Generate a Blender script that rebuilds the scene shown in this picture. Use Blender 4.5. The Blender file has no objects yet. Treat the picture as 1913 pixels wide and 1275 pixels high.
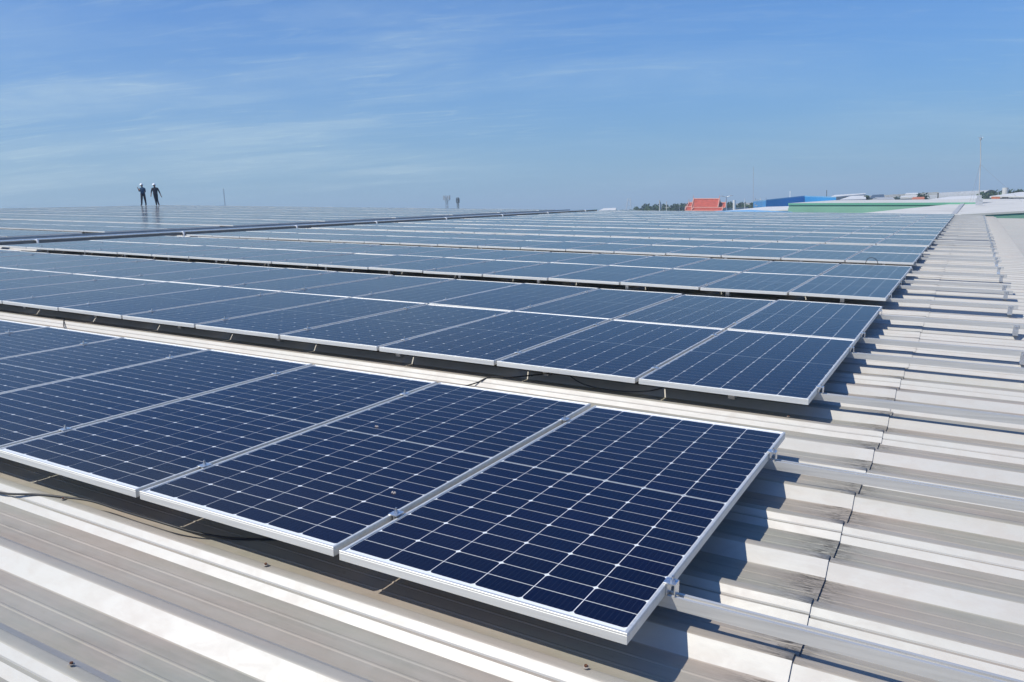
import bpy, bmesh, math, random
import numpy as np
from mathutils import Matrix, Vector, noise
random.seed(7)
S = bpy.context.scene
COL = S.collection
# ------------------------------------------------------------------ camera, sky, sun, exposure
cam = bpy.data.cameras.new('camera'); camo = bpy.data.objects.new('camera', cam); COL.objects.link(camo)
cam.sensor_width = 36.0; cam.lens = 36.0 * 1473.4 / 1913.0; cam.clip_start = 0.05; cam.clip_end = 20000
CR = [[0.865136, -0.045986, 0.499424], [0.499982, 0.157422, -0.851608], [-0.039458, 0.98646, 0.159183]]
CAMPOS = Vector((0, 0, 9.5))
camo.matrix_world = Matrix.Translation(CAMPOS) @ Matrix(CR).to_4x4()
S.camera = camo

SUN_DIR = Vector((-0.36713, -0.51435, 0.77502)).normalized()      # towards the sun
sun = bpy.data.lights.new('sun', 'SUN'); sun.energy = 4.9; sun.angle = math.radians(0.5); sun.color = (1.0, 0.948, 0.84)
suno = bpy.data.objects.new('sun', sun); COL.objects.link(suno)
suno.rotation_euler = SUN_DIR.to_track_quat('Z', 'Y').to_euler()

world = bpy.data.worlds.new('World'); S.world = world; world.use_nodes = True
wn, wl = world.node_tree.nodes, world.node_tree.links
wn.clear()
wout = wn.new('ShaderNodeOutputWorld'); wbg = wn.new('ShaderNodeBackground'); wbg.inputs['Strength'].default_value = 0.10
sky = wn.new('ShaderNodeTexSky'); sky.sky_type = 'NISHITA'; sky.sun_disc = False
sky.sun_elevation = math.asin(SUN_DIR.z); sky.sun_rotation = math.atan2(SUN_DIR.x, SUN_DIR.y)
sky.altitude = 0; sky.air_density = 1.15; sky.dust_density = 0.6; sky.ozone_density = 3.0
def wmath(op, a, b=None, c=None, clamp=False):
    n = wn.new('ShaderNodeMath'); n.operation = op; n.use_clamp = clamp
    for i, v in enumerate((a, b, c)):
        if v is None: continue
        if isinstance(v, (int, float)): n.inputs[i].default_value = v
        else: wl.new(v, n.inputs[i])
    return n.outputs[0]
tc = wn.new('ShaderNodeTexCoord'); sep = wn.new('ShaderNodeSeparateXYZ'); wl.new(tc.outputs['Generated'], sep.inputs[0])
zc = wmath('ADD', wmath('MAXIMUM', sep.outputs[2], 0.0), 0.13)
ra, rb_ = 0.905, 0.425      # cloud streets run this way across the sky
cx = wmath('DIVIDE', wmath('ADD', wmath('MULTIPLY', sep.outputs[0], ra), wmath('MULTIPLY', sep.outputs[1], rb_)), zc)
cy = wmath('DIVIDE', wmath('SUBTRACT', wmath('MULTIPLY', sep.outputs[1], ra), wmath('MULTIPLY', sep.outputs[0], rb_)), zc)
comb = wn.new('ShaderNodeCombineXYZ'); wl.new(cx, comb.inputs[0]); wl.new(cy, comb.inputs[1])
def cirrus(rot, scl, nscale, dist, lo, hi, loc=(0, 0, 0)):
    mp = wn.new('ShaderNodeMapping'); mp.inputs['Rotation'].default_value = (0, 0, rot); mp.inputs['Scale'].default_value = scl
    mp.inputs['Location'].default_value = loc; wl.new(comb.outputs[0], mp.inputs[0])
    nt = wn.new('ShaderNodeTexNoise'); nt.inputs['Scale'].default_value = nscale; nt.inputs['Detail'].default_value = 9
    nt.inputs['Roughness'].default_value = 0.62; nt.inputs['Distortion'].default_value = dist; wl.new(mp.outputs[0], nt.inputs[0])
    mr = wn.new('ShaderNodeMapRange'); mr.interpolation_type = 'SMOOTHSTEP'; mr.inputs[1].default_value = lo; mr.inputs[2].default_value = hi
    wl.new(nt.outputs[0], mr.inputs[0]); return mr.outputs[0]
c1 = cirrus(0, (0.34, 1.15, 1), 1.15, 0.8, 0.36, 0.80)
c2 = cirrus(0, (0.75, 3.4, 1), 2.4, 1.9, 0.49, 0.80, (3.1, 1.7, 0))
big = cirrus(0, (0.42, 0.55, 1), 1.0, 0.25, 0.38, 0.60, (7.3, 2.2, 0))
cl = wmath('MULTIPLY', wmath('ADD', c1, wmath('MULTIPLY', c2, 0.75)), wmath('ADD', wmath('MULTIPLY', big, 0.8), 0.2))
lm_ = wn.new('ShaderNodeMapRange'); lm_.interpolation_type = 'SMOOTHSTEP'; lm_.inputs[1].default_value = -0.30; lm_.inputs[2].default_value = 0.55; lm_.inputs[3].default_value = 0.45; lm_.inputs[4].default_value = 1.35
wl.new(wmath('SUBTRACT', wmath('MULTIPLY', sep.outputs[0], -0.865), wmath('MULTIPLY', sep.outputs[1], 0.5)), lm_.inputs[0]); cl = wmath('MULTIPLY', cl, lm_.outputs[0])
# moist air: a pale blue veil that thickens toward the horizon
zz = wmath('SUBTRACT', 1.0, wmath('MAXIMUM', sep.outputs[2], 0.0), None, True)
veil = wmath('MULTIPLY', wmath("POWER", zz, 4.6), 0.95)
tint = wn.new('ShaderNodeMixRGB'); tint.blend_type = 'MULTIPLY'; tint.inputs[0].default_value = 1.0; wl.new(sky.outputs[0], tint.inputs[1]); tint.inputs[2].default_value = (0.10, 0.62, 1.40, 1)
mixh = wn.new('ShaderNodeMixRGB'); wl.new(veil, mixh.inputs[0]); wl.new(tint.outputs[0], mixh.inputs[1]); vc = wn.new('ShaderNodeMixRGB'); vc.inputs[1].default_value = (3.0, 4.75, 6.2, 1); vc.inputs[2].default_value = (4.3, 5.8, 6.7, 1)
lm0 = wn.new('ShaderNodeMapRange'); lm0.interpolation_type = 'SMOOTHSTEP'; lm0.inputs[1].default_value = -0.35; lm0.inputs[2].default_value = 0.75
wl.new(wmath('SUBTRACT', wmath('MULTIPLY', sep.outputs[0], -0.865), wmath('MULTIPLY', sep.outputs[1], 0.5)), lm0.inputs[0]); wl.new(lm0.outputs[0], vc.inputs[0]); wl.new(vc.outputs[0], mixh.inputs[2])
mixc = wn.new('ShaderNodeMixRGB'); wl.new(wmath('MULTIPLY', cl, 0.64, None, True), mixc.inputs[0]); wl.new(mixh.outputs[0], mixc.inputs[1]); mixc.inputs[2].default_value = (5.9, 7.5, 8.3, 1)
wl.new(mixc.outputs[0], wbg.inputs[0]); wl.new(wbg.outputs[0], wout.inputs[0])
S.view_settings.view_transform = 'Standard'; S.view_settings.look = 'None'; S.view_settings.exposure = 0.0; S.view_settings.gamma = 1.0

# ------------------------------------------------------------------ frames of reference
# the roof slopes gently: its own frame (x across the tables, y away, z normal to the roof) is tilted in the world
RW = Matrix([[0.998906, 0.000304, 0.046764], [0.0, 0.999979, -0.006496], [-0.046765, 0.006489, 0.998885]]).to_4x4()
RW = Matrix.Translation((-0.7644, 1.8591, 8.361)) @ RW
def roofw(x, y, z=0.0): return RW @ Vector((x, y, z))
F, CX, CY = 1473.4, 956.5, 637.5
CR3 = Matrix(CR)
def W(u, v, D):
    """world point seen at photo pixel (u,v) at horizontal distance D: used once, to survey where far things stand"""
    d = CR3 @ Vector(((u - CX) / F, -(v - CY) / F, -1.0))
    return CAMPOS + d * (D / math.hypot(d.x, d.y))

# ------------------------------------------------------------------ helpers
def tag(o, label=None, cat=None, group=None, kind=None):
    if label: o['label'] = label
    if cat: o['category'] = cat
    if group: o['group'] = group
    if kind: o['kind'] = kind
    return o
def empty(name, mw, label, cat, group=None):
    o = bpy.data.objects.new(name, None); COL.objects.link(o); o.empty_display_size = 0.2
    o.matrix_world = mw; return tag(o, label, cat, group)
def link(name, me, parent=None, mat=None, loc=None, mw=None):
    o = bpy.data.objects.new(name, me); COL.objects.link(o)
    if parent is not None: o.parent = parent
    if loc is not None: o.location = loc
    if mw is not None: o.matrix_world = mw
    return o
class MB:
    def __init__(s): s.v = []; s.f = []; s.m = []; s.uv = []
    def quad(s, pts, mi=0, uv=None):
        b = len(s.v); s.v += [tuple(p) for p in pts]; s.f.append(tuple(range(b, b + len(pts)))); s.m.append(mi)
        s.uv += list(uv) if uv else [(0, 0)] * len(pts)
    def box(s, x0, x1, y0, y1, z0, z1, mi=0):
        p = [(x0, y0, z0), (x1, y0, z0), (x1, y1, z0), (x0, y1, z0), (x0, y0, z1), (x1, y0, z1), (x1, y1, z1), (x0, y1, z1)]
        for q in ((3, 2, 1, 0), (4, 5, 6, 7), (0, 1, 5, 4), (1, 2, 6, 5), (2, 3, 7, 6), (3, 0, 4, 7)): s.quad([p[i] for i in q], mi)
    def ext(s, prof, x0, x1, closed=True, caps=True, mi=0):
        """profile in (y,z) swept along x"""
        n = len(prof)
        for i in range(n if closed else n - 1):
            a, b = prof[i], prof[(i + 1) % n]
            s.quad([(x0, a[0], a[1]), (x0, b[0], b[1]), (x1, b[0], b[1]), (x1, a[0], a[1])], mi)
        if caps and closed:
            s.quad([(x0, a[0], a[1]) for a in prof], mi); s.quad([(x1, a[0], a[1]) for a in reversed(prof)], mi)
    def tube(s, pts, r, seg=8, mi=0, r2=None, cap=True):
        rings = []; n = len(pts)
        for i, p in enumerate(pts):
            p = Vector(p); a = Vector(pts[max(i - 1, 0)]); b = Vector(pts[min(i + 1, n - 1)]); t = (b - a).normalized()
            up = Vector((0, 0, 1)) if abs(t.z) < 0.9 else Vector((1, 0, 0)); u = t.cross(up).normalized(); w = u.cross(t)
            rr = r if r2 is None else r + (r2 - r) * i / (n - 1)
            rings.append([p + (u * math.cos(k * 2 * math.pi / seg) + w * math.sin(k * 2 * math.pi / seg)) * rr for k in range(seg)])
        for i in range(n - 1):
            for k in range(seg):
                k2 = (k + 1) % seg; s.quad([rings[i][k], rings[i][k2], rings[i + 1][k2], rings[i + 1][k]], mi)
        if cap: s.quad(rings[0][::-1], mi); s.quad(rings[-1], mi)
    def mesh(s, name, mats, merge=True, smooth=False, recalc=True):
        me = bpy.data.meshes.new(name); me.from_pydata(s.v, [], s.f)
        uvl = me.uv_layers.new(name='UVMap'); uvl.data.foreach_set('uv', [c for t in s.uv for c in t])
        for m in (mats if isinstance(mats, (list, tuple)) else [mats]): me.materials.append(m)
        me.polygons.foreach_set('material_index', s.m)
        if merge or recalc:
            bm = bmesh.new(); bm.from_mesh(me)
            if merge: bmesh.ops.remove_doubles(bm, verts=bm.verts, dist=1e-5)
            if recalc: bmesh.ops.recalc_face_normals(bm, faces=bm.faces)
            bm.to_mesh(me); bm.free()
        if smooth: me.polygons.foreach_set('use_smooth', [True] * len(me.polygons))
        me.update(); return me

# ------------------------------------------------------------------ materials
def new_mat(name):
    m = bpy.data.materials.new(name); m.use_nodes = True; nt = m.node_tree
    return m, nt.nodes, nt.links, nt.nodes['Principled BSDF']
def simple(name, col, rough=0.6, metal=0.0, noise_amt=0.0, nscale=8.0, bump=0.0, spec=0.5, coat=0.0):
    m, N, L, b = new_mat(name)
    b.inputs['Base Color'].default_value = (*col, 1); b.inputs['Roughness'].default_value = rough; b.inputs['Metallic'].default_value = metal
    b.inputs['Specular IOR Level'].default_value = spec; b.inputs['Coat Weight'].default_value = coat
    if noise_amt or bump:
        g = N.new('ShaderNodeNewGeometry'); nz = N.new('ShaderNodeTexNoise'); nz.inputs['Scale'].default_value = nscale; nz.inputs['Detail'].default_value = 6
        L.new(g.outputs['Position'], nz.inputs[0])
        if noise_amt:
            mr = N.new('ShaderNodeMapRange'); mr.inputs[1].default_value = 0.3; mr.inputs[2].default_value = 0.7
            mr.inputs[3].default_value = 1 - noise_amt; mr.inputs[4].default_value = 1 + noise_amt; L.new(nz.outputs[0], mr.inputs[0])
            mx = N.new('ShaderNodeVectorMath'); mx.operation = 'SCALE'; mx.inputs[0].default_value = col; L.new(mr.outputs[0], mx.inputs['Scale'])
            L.new(mx.outputs[0], b.inputs['Base Color'])
        if bump:
            bp = N.new('ShaderNodeBump'); bp.inputs['Strength'].default_value = bump; bp.inputs['Distance'].default_value = 0.01
            L.new(nz.outputs[0], bp.inputs['Height']); L.new(bp.outputs[0], b.inputs['Normal'])
    return m
def mnode(N, L, op, a, b=None, clamp=False):
    n = N.new('ShaderNodeMath'); n.operation = op; n.use_clamp = clamp
    for i, v in enumerate((a, b)):
        if v is None: continue
        if isinstance(v, (int, float)): n.inputs[i].default_value = v
        else: L.new(v, n.inputs[i])
    return n.outputs[0]
def mixc(N, L, fac, a, b, mode='MIX'):
    n = N.new('ShaderNodeMixRGB'); n.blend_type = mode
    for i, v in enumerate((fac, a, b)):
        if isinstance(v, (int, float)): n.inputs[i].default_value = v
        elif isinstance(v, tuple): n.inputs[i].default_value = (*v, 1)
        else: L.new(v, n.inputs[i])
    return n.outputs[0]
def noise_of(N, L, vec, scale3, nscale, detail=6, rough=0.6, lo=0.35, hi=0.65, dist=0.0, rot=(0, 0, 0)):
    mp = N.new('ShaderNodeMapping'); mp.inputs['Scale'].default_value = scale3; mp.inputs['Rotation'].default_value = rot; L.new(vec, mp.inputs[0])
    nz = N.new('ShaderNodeTexNoise'); nz.inputs['Scale'].default_value = nscale; nz.inputs['Detail'].default_value = detail
    nz.inputs['Roughness'].default_value = rough; nz.inputs['Distortion'].default_value = dist; L.new(mp.outputs[0], nz.inputs[0])
    mr = N.new('ShaderNodeMapRange'); mr.inputs[1].default_value = lo; mr.inputs[2].default_value = hi; mr.interpolation_type = 'SMOOTHSTEP'
    L.new(nz.outputs[0], mr.inputs[0]); return mr.outputs[0], nz.outputs[0]

# --- weathered coated-steel roof sheet.  UV: u = metres along the rib (roof x), v = tone mask, low on flats, high on sloped rib faces
def roof_material(name, pan, face, metal=0.45, rough=0.44):
    m, N, L, b = new_mat(name)
    g = N.new('ShaderNodeNewGeometry'); pos = g.outputs['Position']
    uv = N.new('ShaderNodeUVMap'); uv.uv_map = 'UVMap'; su = N.new('ShaderNodeSeparateXYZ'); L.new(uv.outputs[0], su.inputs[0])
    u, v = su.outputs[0], su.outputs[1]
    streak, _ = noise_of(N, L, pos, (0.5, 26, 1), 1.0, 5, 0.6, 0.3, 0.72)
    mott, mraw = noise_of(N, L, pos, (5, 9, 9), 1.6, 8, 0.66, 0.38, 0.66, 0.6)
    patch, _ = noise_of(N, L, pos, (0.9, 1.6, 1), 1.0, 3, 0.5, 0.35, 0.7)
    spots, _ = noise_of(N, L, pos, (10, 40, 10), 1.0, 8, 0.75, 0.60, 0.74, 0.8)
    low = mnode(N, L, 'SUBTRACT', 1.0, mnode(N, L, 'MULTIPLY', v, 1.35), True)     # full on the pan, weaker on crests, none on steep rib faces
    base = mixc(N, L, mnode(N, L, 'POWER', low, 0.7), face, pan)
    hue, _ = noise_of(N, L, pos, (1.1, 3.2, 1), 1.0, 3, 0.5, 0.38, 0.62)
    tone = mixc(N, L, hue, tuple(c * f for c, f in zip(pan, (1.07, 0.97, 0.98))), tuple(c * f for c, f in zip(pan, (0.88, 0.98, 0.96))))
    warm = mixc(N, L, mnode(N, L, 'ADD', mnode(N, L, 'MULTIPLY', patch, 0.4), 0.5), base, tone)
    base = mixc(N, L, mnode(N, L, 'MULTIPLY', low, 0.8), base, warm)
    base = mixc(N, L, mnode(N, L, 'MULTIPLY', mnode(N, L, 'MULTIPLY', streak, low), 0.30), base, (0.125, 0.11, 0.095))
    base = mixc(N, L, mnode(N, L, 'MULTIPLY', mott, 0.30), base, (0.40, 0.345, 0.30))
    big_, _ = noise_of(N, L, pos, (1.4, 6, 6), 1.0, 4, 0.6, 0.38, 0.62)
    base = mixc(N, L, mnode(N, L, 'MULTIPLY', big_, 0.22), base, tuple(c * k for c, k in zip(face, (0.80, 0.86, 0.84))))
    # black grime washed against the end laps and scattered in the pans
    dl = mnode(N, L, 'SUBTRACT', 0.375, u)
    near = mnode(N, L, 'SUBTRACT', 1.0, mnode(N, L, 'DIVIDE', mnode(N, L, 'ABSOLUTE', mnode(N, L, 'SUBTRACT', dl, 0.03)), 0.26), True)
    gr, _ = noise_of(N, L, pos, (9, 70, 10), 1.0, 10, 0.78, 0.44, 0.58, 1.6)
    gm = mnode(N, L, 'MULTIPLY', mnode(N, L, 'MULTIPLY', mnode(N, L, 'POWER', near, 2.4), gr), low)
    base = mixc(N, L, mnode(N, L, 'MULTIPLY', gm, 0.95), base, (0.04, 0.036, 0.03))
    base = mixc(N, L, mnode(N, L, 'MULTIPLY', mnode(N, L, 'MULTIPLY', spots, patch), mnode(N, L, 'MULTIPLY', low, 0.55)), base, (0.075, 0.068, 0.055))
    L.new(base, b.inputs['Base Color'])
    rr = N.new('ShaderNodeMapRange'); rr.inputs[3].default_value = rough - 0.06; rr.inputs[4].default_value = rough + 0.16; L.new(mraw, rr.inputs[0])
    rl = mnode(N, L, 'ADD', rr.outputs[0], mnode(N, L, 'MULTIPLY', low, 0.10)); L.new(rl, b.inputs['Roughness'])
    L.new(mnode(N, L, 'SUBTRACT', metal, mnode(N, L, 'MULTIPLY', low, metal * 0.55)), b.inputs['Metallic'])
    # oil-canning and brushed relief
    oc, ocr = noise_of(N, L, pos, (1.2, 5, 1), 1.5, 2, 0.4)
    bp = N.new('ShaderNodeBump'); bp.inputs['Strength'].default_value = 0.5; bp.inputs['Distance'].default_value = 0.006; L.new(ocr, bp.inputs['Height'])
    fi, fir = noise_of(N, L, pos, (14, 60, 60), 1.0, 5, 0.7)
    bp2 = N.new('ShaderNodeBump'); bp2.inputs['Strength'].default_value = 0.25; bp2.inputs['Distance'].default_value = 0.0016; L.new(fir, bp2.inputs['Height']); L.new(bp.outputs[0], bp2.inputs['Normal'])
    L.new(bp2.outputs[0], b.inputs['Normal'])
    return m
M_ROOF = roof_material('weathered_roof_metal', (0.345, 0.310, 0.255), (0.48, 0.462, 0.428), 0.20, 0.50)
M_ROOF2 = roof_material('pale_roof_metal', (0.44, 0.425, 0.385), (0.47, 0.455, 0.42), 0.15, 0.6)

def brushed(name, col, rough, metal=0.85, amt=0.08):
    m, N, L, b = new_mat(name)
    g = N.new('ShaderNodeNewGeometry')
    s1, r1 = noise_of(N, L, g.outputs['Position'], (2, 60, 60), 1.0, 4, 0.6)
    col_ = mixc(N, L, mnode(N, L, 'MULTIPLY', s1, 1.0), tuple(c * (1 - amt) for c in col), tuple(min(1, c * (1 + amt)) for c in col))
    L.new(col_, b.inputs['Base Color']); b.inputs['Metallic'].default_value = metal
    mr = N.new('ShaderNodeMapRange'); mr.inputs[3].default_value = rough - 0.05; mr.inputs[4].default_value = rough + 0.1; L.new(r1, mr.inputs[0]); L.new(mr.outputs[0], b.inputs['Roughness'])
    return m
M_FRAME = brushed('anodised_aluminium', (0.78, 0.77, 0.73), 0.58, 0.80, 0.04)
M_RAIL = brushed('rail_aluminium', (0.60, 0.585, 0.55), 0.38, 0.45, 0.07)
M_CLAMP = brushed('clamp_aluminium', (0.78, 0.78, 0.78), 0.25, 0.9, 0.05)
M_STEEL = simple('stainless_bolt', (0.62, 0.62, 0.62), 0.28, 1.0)
M_GALV = simple('galvanised_steel', (0.50, 0.51, 0.52), 0.45, 0.6, 0.12, 6)
M_GALVD = simple('shade_toned_galvanised_steel', (0.17, 0.18, 0.18), 0.55, 0.3, 0.12, 6)  # darker galvanised tone: the tray side's shade is put into the colour
M_GRATE = simple('walkway_grating', (0.12, 0.13, 0.13), 0.65, 0.3, 0.15, 5)
M_BACK = simple('white_backsheet', (0.80, 0.82, 0.83), 0.55)
M_UNDER = simple('underside_white_film', (0.60, 0.60, 0.60), 0.7)
M_CABLE = simple('black_cable_rubber', (0.018, 0.018, 0.019), 0.5)
M_RUST = simple('rusty_screw_steel', (0.13, 0.055, 0.03), 0.75, 0.3, 0.35, 200)
M_WASHER = simple('dull_washer', (0.42, 0.38, 0.33), 0.6, 0.4, 0.2, 150)

def cell_material():
    m, N, L, b = new_mat('monocrystalline_cell')
    uv = N.new('ShaderNodeUVMap'); uv.uv_map = 'UVMap'; su = N.new('ShaderNodeSeparateXYZ'); L.new(uv.outputs[0], su.inputs[0])
    u, v = su.outputs[0], su.outputs[1]
    oi = N.new('ShaderNodeObjectInfo')
    fl = N.new('ShaderNodeCombineXYZ'); L.new(mnode(N, L, 'FLOOR', u), fl.inputs[0]); L.new(mnode(N, L, 'FLOOR', v), fl.inputs[1]); L.new(mnode(N, L, 'MULTIPLY', oi.outputs['Random'], 37.0), fl.inputs[2])
    wnz = N.new('ShaderNodeTexWhiteNoise'); L.new(fl.outputs[0], wnz.inputs[0])
    base = mixc(N, L, wnz.outputs[0], (0.0012, 0.0026, 0.019), (0.0020, 0.0042, 0.027))
    base = mixc(N, L, mnode(N, L, 'MULTIPLY', oi.outputs['Random'], 0.5), base, (0.0012, 0.0052, 0.022))
    fu = mnode(N, L, 'FRACT', u)
    bb = mnode(N, L, 'ABSOLUTE', mnode(N, L, 'SUBTRACT', mnode(N, L, 'FRACT', mnode(N, L, 'MULTIPLY', fu, 9.0)), 0.5))
    line = mnode(N, L, 'LESS_THAN', bb, 0.028)
    fv = mnode(N, L, 'ABSOLUTE', mnode(N, L, 'SUBTRACT', mnode(N, L, 'FRACT', v), 0.5))
    pad = mnode(N, L, 'MULTIPLY', mnode(N, L, 'LESS_THAN', bb, 0.07), mnode(N, L, 'GREATER_THAN', fv, 0.455))
    base = mixc(N, L, mnode(N, L, 'MULTIPLY', line, 0.20), base, (0.12, 0.14, 0.22))
    base = mixc(N, L, mnode(N, L, 'MULTIPLY', pad, 0.35), base, (0.25, 0.27, 0.34))
    L.new(base, b.inputs['Base Color']); b.inputs['Roughness'].default_value = 0.6; b.inputs['Specular IOR Level'].default_value = 0.0
    return m
M_CELL = cell_material()
def glass_material():
    """solar glass seen from either side: Fresnel mirror over clear transmission, with a breath of dust"""
    m = bpy.data.materials.new('textured_solar_glass'); m.use_nodes = True; nt = m.node_tree; N, L = nt.nodes, nt.links; N.clear()
    out = N.new('ShaderNodeOutputMaterial'); g = N.new('ShaderNodeNewGeometry')
    ior = N.new('ShaderNodeMapRange'); ior.inputs[3].default_value = 1.30; ior.inputs[4].default_value = 1 / 1.30; L.new(g.outputs['Backfacing'], ior.inputs[0])
    fr = N.new('ShaderNodeFresnel'); L.new(ior.outputs[0], fr.inputs['IOR'])
    tr = N.new('ShaderNodeBsdfTransparent'); gl = N.new('ShaderNodeBsdfGlossy'); gl.inputs['Color'].default_value = (0.95, 0.90, 0.85, 1)
    _, n1 = noise_of(N, L, g.outputs['Position'], (1, 1, 1), 2.2, 4, 0.6)
    rr = N.new('ShaderNodeMapRange'); rr.inputs[3].default_value = 0.05; rr.inputs[4].default_value = 0.17; L.new(n1, rr.inputs[0]); L.new(rr.outputs[0], gl.inputs['Roughness'])
    df = N.new('ShaderNodeBsdfDiffuse'); df.inputs['Color'].default_value = (0.42, 0.42, 0.40, 1)
    d1, _ = noise_of(N, L, g.outputs['Position'], (0.8, 0.8, 1), 1.3, 7, 0.65, 0.25, 0.8)
    m0 = N.new('ShaderNodeMixShader'); L.new(mnode(N, L, 'ADD', mnode(N, L, 'MULTIPLY', d1, 0.005), 0.0005), m0.inputs[0]); L.new(tr.outputs[0], m0.inputs[1]); L.new(df.outputs[0], m0.inputs[2])
    m1 = N.new('ShaderNodeMixShader'); L.new(fr.outputs[0], m1.inputs[0]); L.new(m0.outputs[0], m1.inputs[1]); L.new(gl.outputs[0], m1.inputs[2])
    L.new(m1.outputs[0], out.inputs[0]); return m
M_GLASS = glass_material()

# ------------------------------------------------------------------ ground
gb = MB(); gb.quad([(-6000, -3000, 0), (6000, -3000, 0), (6000, 12000, 0), (-6000, 12000, 0)])
M_GROUND = simple('dry_grass_and_earth', (0.085, 0.095, 0.05), 0.95, 0, 0.45, 0.02)
tag(link('ground', gb.mesh('ground', M_GROUND)), kind='structure')
yb = MB(); yb.quad([(-90, -40, 0.02), (120, -40, 0.02), (120, 150, 0.02), (-90, 150, 0.02)])
tag(link('yard', yb.mesh('yard', simple('concrete_yard', (0.30, 0.29, 0.27), 0.9, 0, 0.2, 0.3))), kind='structure')

# ------------------------------------------------------------------ the roof we stand on: one building with every sheet a part
PAN, CREST = -0.190, -0.140
LAPX = 0.382
bld = empty('factory_building', RW, 'long factory building whose ribbed metal roof carries all the solar panels', 'building')
def arc(cx, cz, r, a0, a1, n):
    return [(cx + r * math.cos(math.radians(a0 + (a1 - a0) * i / n)), cz + r * math.sin(math.radians(a0 + (a1 - a0) * i / n))) for i in range(n + 1)]
def rib(y0, lap):
    """(y, z above pan) from the near foot to the far foot; crest rounded"""
    if lap: p = [(y0, 0), (y0 + 0.024, 0.0235), (y0 + 0.0255, 0.0215), (y0 + 0.0375, 0.0225), (y0 + 0.0395, 0.0275)]
    else: p = [(y0, 0), (y0 + 0.004, 0.0022)]
    p += [(y0 + 0.0590, 0.0470), (y0 + 0.0605, 0.0481), (y0 + 0.0625, 0.0490), (y0 + 0.066, 0.0496), (y0 + 0.072, 0.0500), (y0 + 0.080, 0.0502)]
    p += [(y0 + 0.088, 0.0500), (y0 + 0.094, 0.0496), (y0 + 0.0975, 0.0490), (y0 + 0.0995, 0.0481), (y0 + 0.101, 0.0470), (y0 + 0.160, 0)]
    return p
def swage(y): return [(y - 0.007, 0), (y - 0.0025, 0.0019), (y + 0.0025, 0.0019), (y + 0.007, 0)]
P0 = rib(0.0, True) + swage(0.2255) + swage(0.2915) + rib(0.357, False) + swage(0.5825) + swage(0.6485) + [(0.714, 0)]
def sheet_mesh(name, x0, x1, mat, dz0=0.0, dz1=0.0, thick=0.0011, seg=6):
    mb = MB(); cs = [0]
    xs = [x0 + (x1 - x0) * i / seg for i in range(seg + 1)]
    if x1 - x0 > 5: xs = sorted(set(xs + [x1 - 0.25, x1 - 0.06]))
    for j in range(len(xs) - 1):
        for i in range(len(P0) - 1):
            a, b = P0[i], P0[i + 1]
            def lift(x): return dz0 + (dz1 - dz0) * max(0, 1 - (x1 - x) / 0.25)
            sl = abs(b[1] - a[1]) / (abs(b[0] - a[0]) + 1e-6); hv = min(1.0, sl / 0.5) if a[1] > 0.0035 or b[1] > 0.0035 else 0.0
            if a[1] > 0.0465 and b[1] > 0.0465: hv = 0.25
            mb.quad([(xs[j], a[0], a[1] + lift(xs[j])), (xs[j + 1], a[0], a[1] + lift(xs[j + 1])), (xs[j + 1], b[0], b[1] + lift(xs[j + 1])), (xs[j], b[0], b[1] + lift(xs[j]))], 0,
                    [(xs[j], hv), (xs[j + 1], hv), (xs[j + 1], hv), (xs[j], hv)])
    if thick:                                                # the cut lower edge of the sheet
        for i in range(len(P0) - 1):
            a, b = P0[i], P0[i + 1]
            mb.quad([(x1, a[0], a[1] + dz1 - thick), (x1, b[0], b[1] + dz1 - thick), (x1, b[0], b[1] + dz1), (x1, a[0], a[1] + dz1)], 0, [(x1, 0.5)] * 4)
    me = mb.mesh(name, mat, recalc=False)
    for pl in me.polygons: pl.use_smooth = pl.center.z > 0.0469
    return me
segs = [(-59.5, -39.0), (-39.2, -19.0), (-19.2, LAPX)]
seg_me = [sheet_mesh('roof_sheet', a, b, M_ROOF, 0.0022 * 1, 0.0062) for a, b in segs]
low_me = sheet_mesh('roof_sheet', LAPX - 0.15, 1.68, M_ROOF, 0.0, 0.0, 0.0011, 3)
Y0 = -0.102 - 0.714 * 9
NS = 70
for k in range(NS):
    y = Y0 + 0.714 * k
    for i, me in enumerate(seg_me):
        jit = random.uniform(-0.012, 0.012) if i == 2 else 0
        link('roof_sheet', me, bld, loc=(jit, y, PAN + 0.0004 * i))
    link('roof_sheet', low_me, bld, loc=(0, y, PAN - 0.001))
YE = Y0 + 0.714 * NS
# walls of the building under the roof (own frame)
wb = MB(); wb.box(-59.3, 1.5, Y0 + 0.2, Y0 + 0.35, -9.0, PAN - 0.08); wb.box(-59.3, 1.5, YE - 0.35, YE - 0.2, -9.0, PAN - 0.08)
M_WALLG = simple('pale_green_cladding', (0.32, 0.52, 0.42), 0.6, 0, 0.1, 0.5)
link('wall', wb.mesh('wall', M_WALLG), bld)
# ridge capping
rc = MB(); rc.ext([(-0.3, -0.005), (-0.3, 0.0), (0.0, 0.02), (0.3, -0.03), (0.3, -0.035)], Y0, YE, True)
me = rc.mesh('ridge_cap', M_ROOF2)
o = link('ridge_cap', me, bld); o.matrix_local = Matrix.Translation((-59.5, 0, CREST + 0.012)) @ Matrix.Rotation(math.radians(90), 4, 'Z')
# far slope beyond the ridge
fs = MB(); fs.quad([(-59.6, Y0, PAN), (-59.6, YE, PAN), (-110, YE, PAN - 6.5), (-110, Y0, PAN - 6.5)])
link('far_slope', fs.mesh('far_slope', M_ROOF2), bld)
# gable flashing along the far edge
ff = MB(); ff.box(-59.5, 1.6, YE, YE + 0.10, PAN - 0.25, CREST + 0.03)
link('barge_flashing', ff.mesh('barge_flashing', M_ROOF2), bld)
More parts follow.
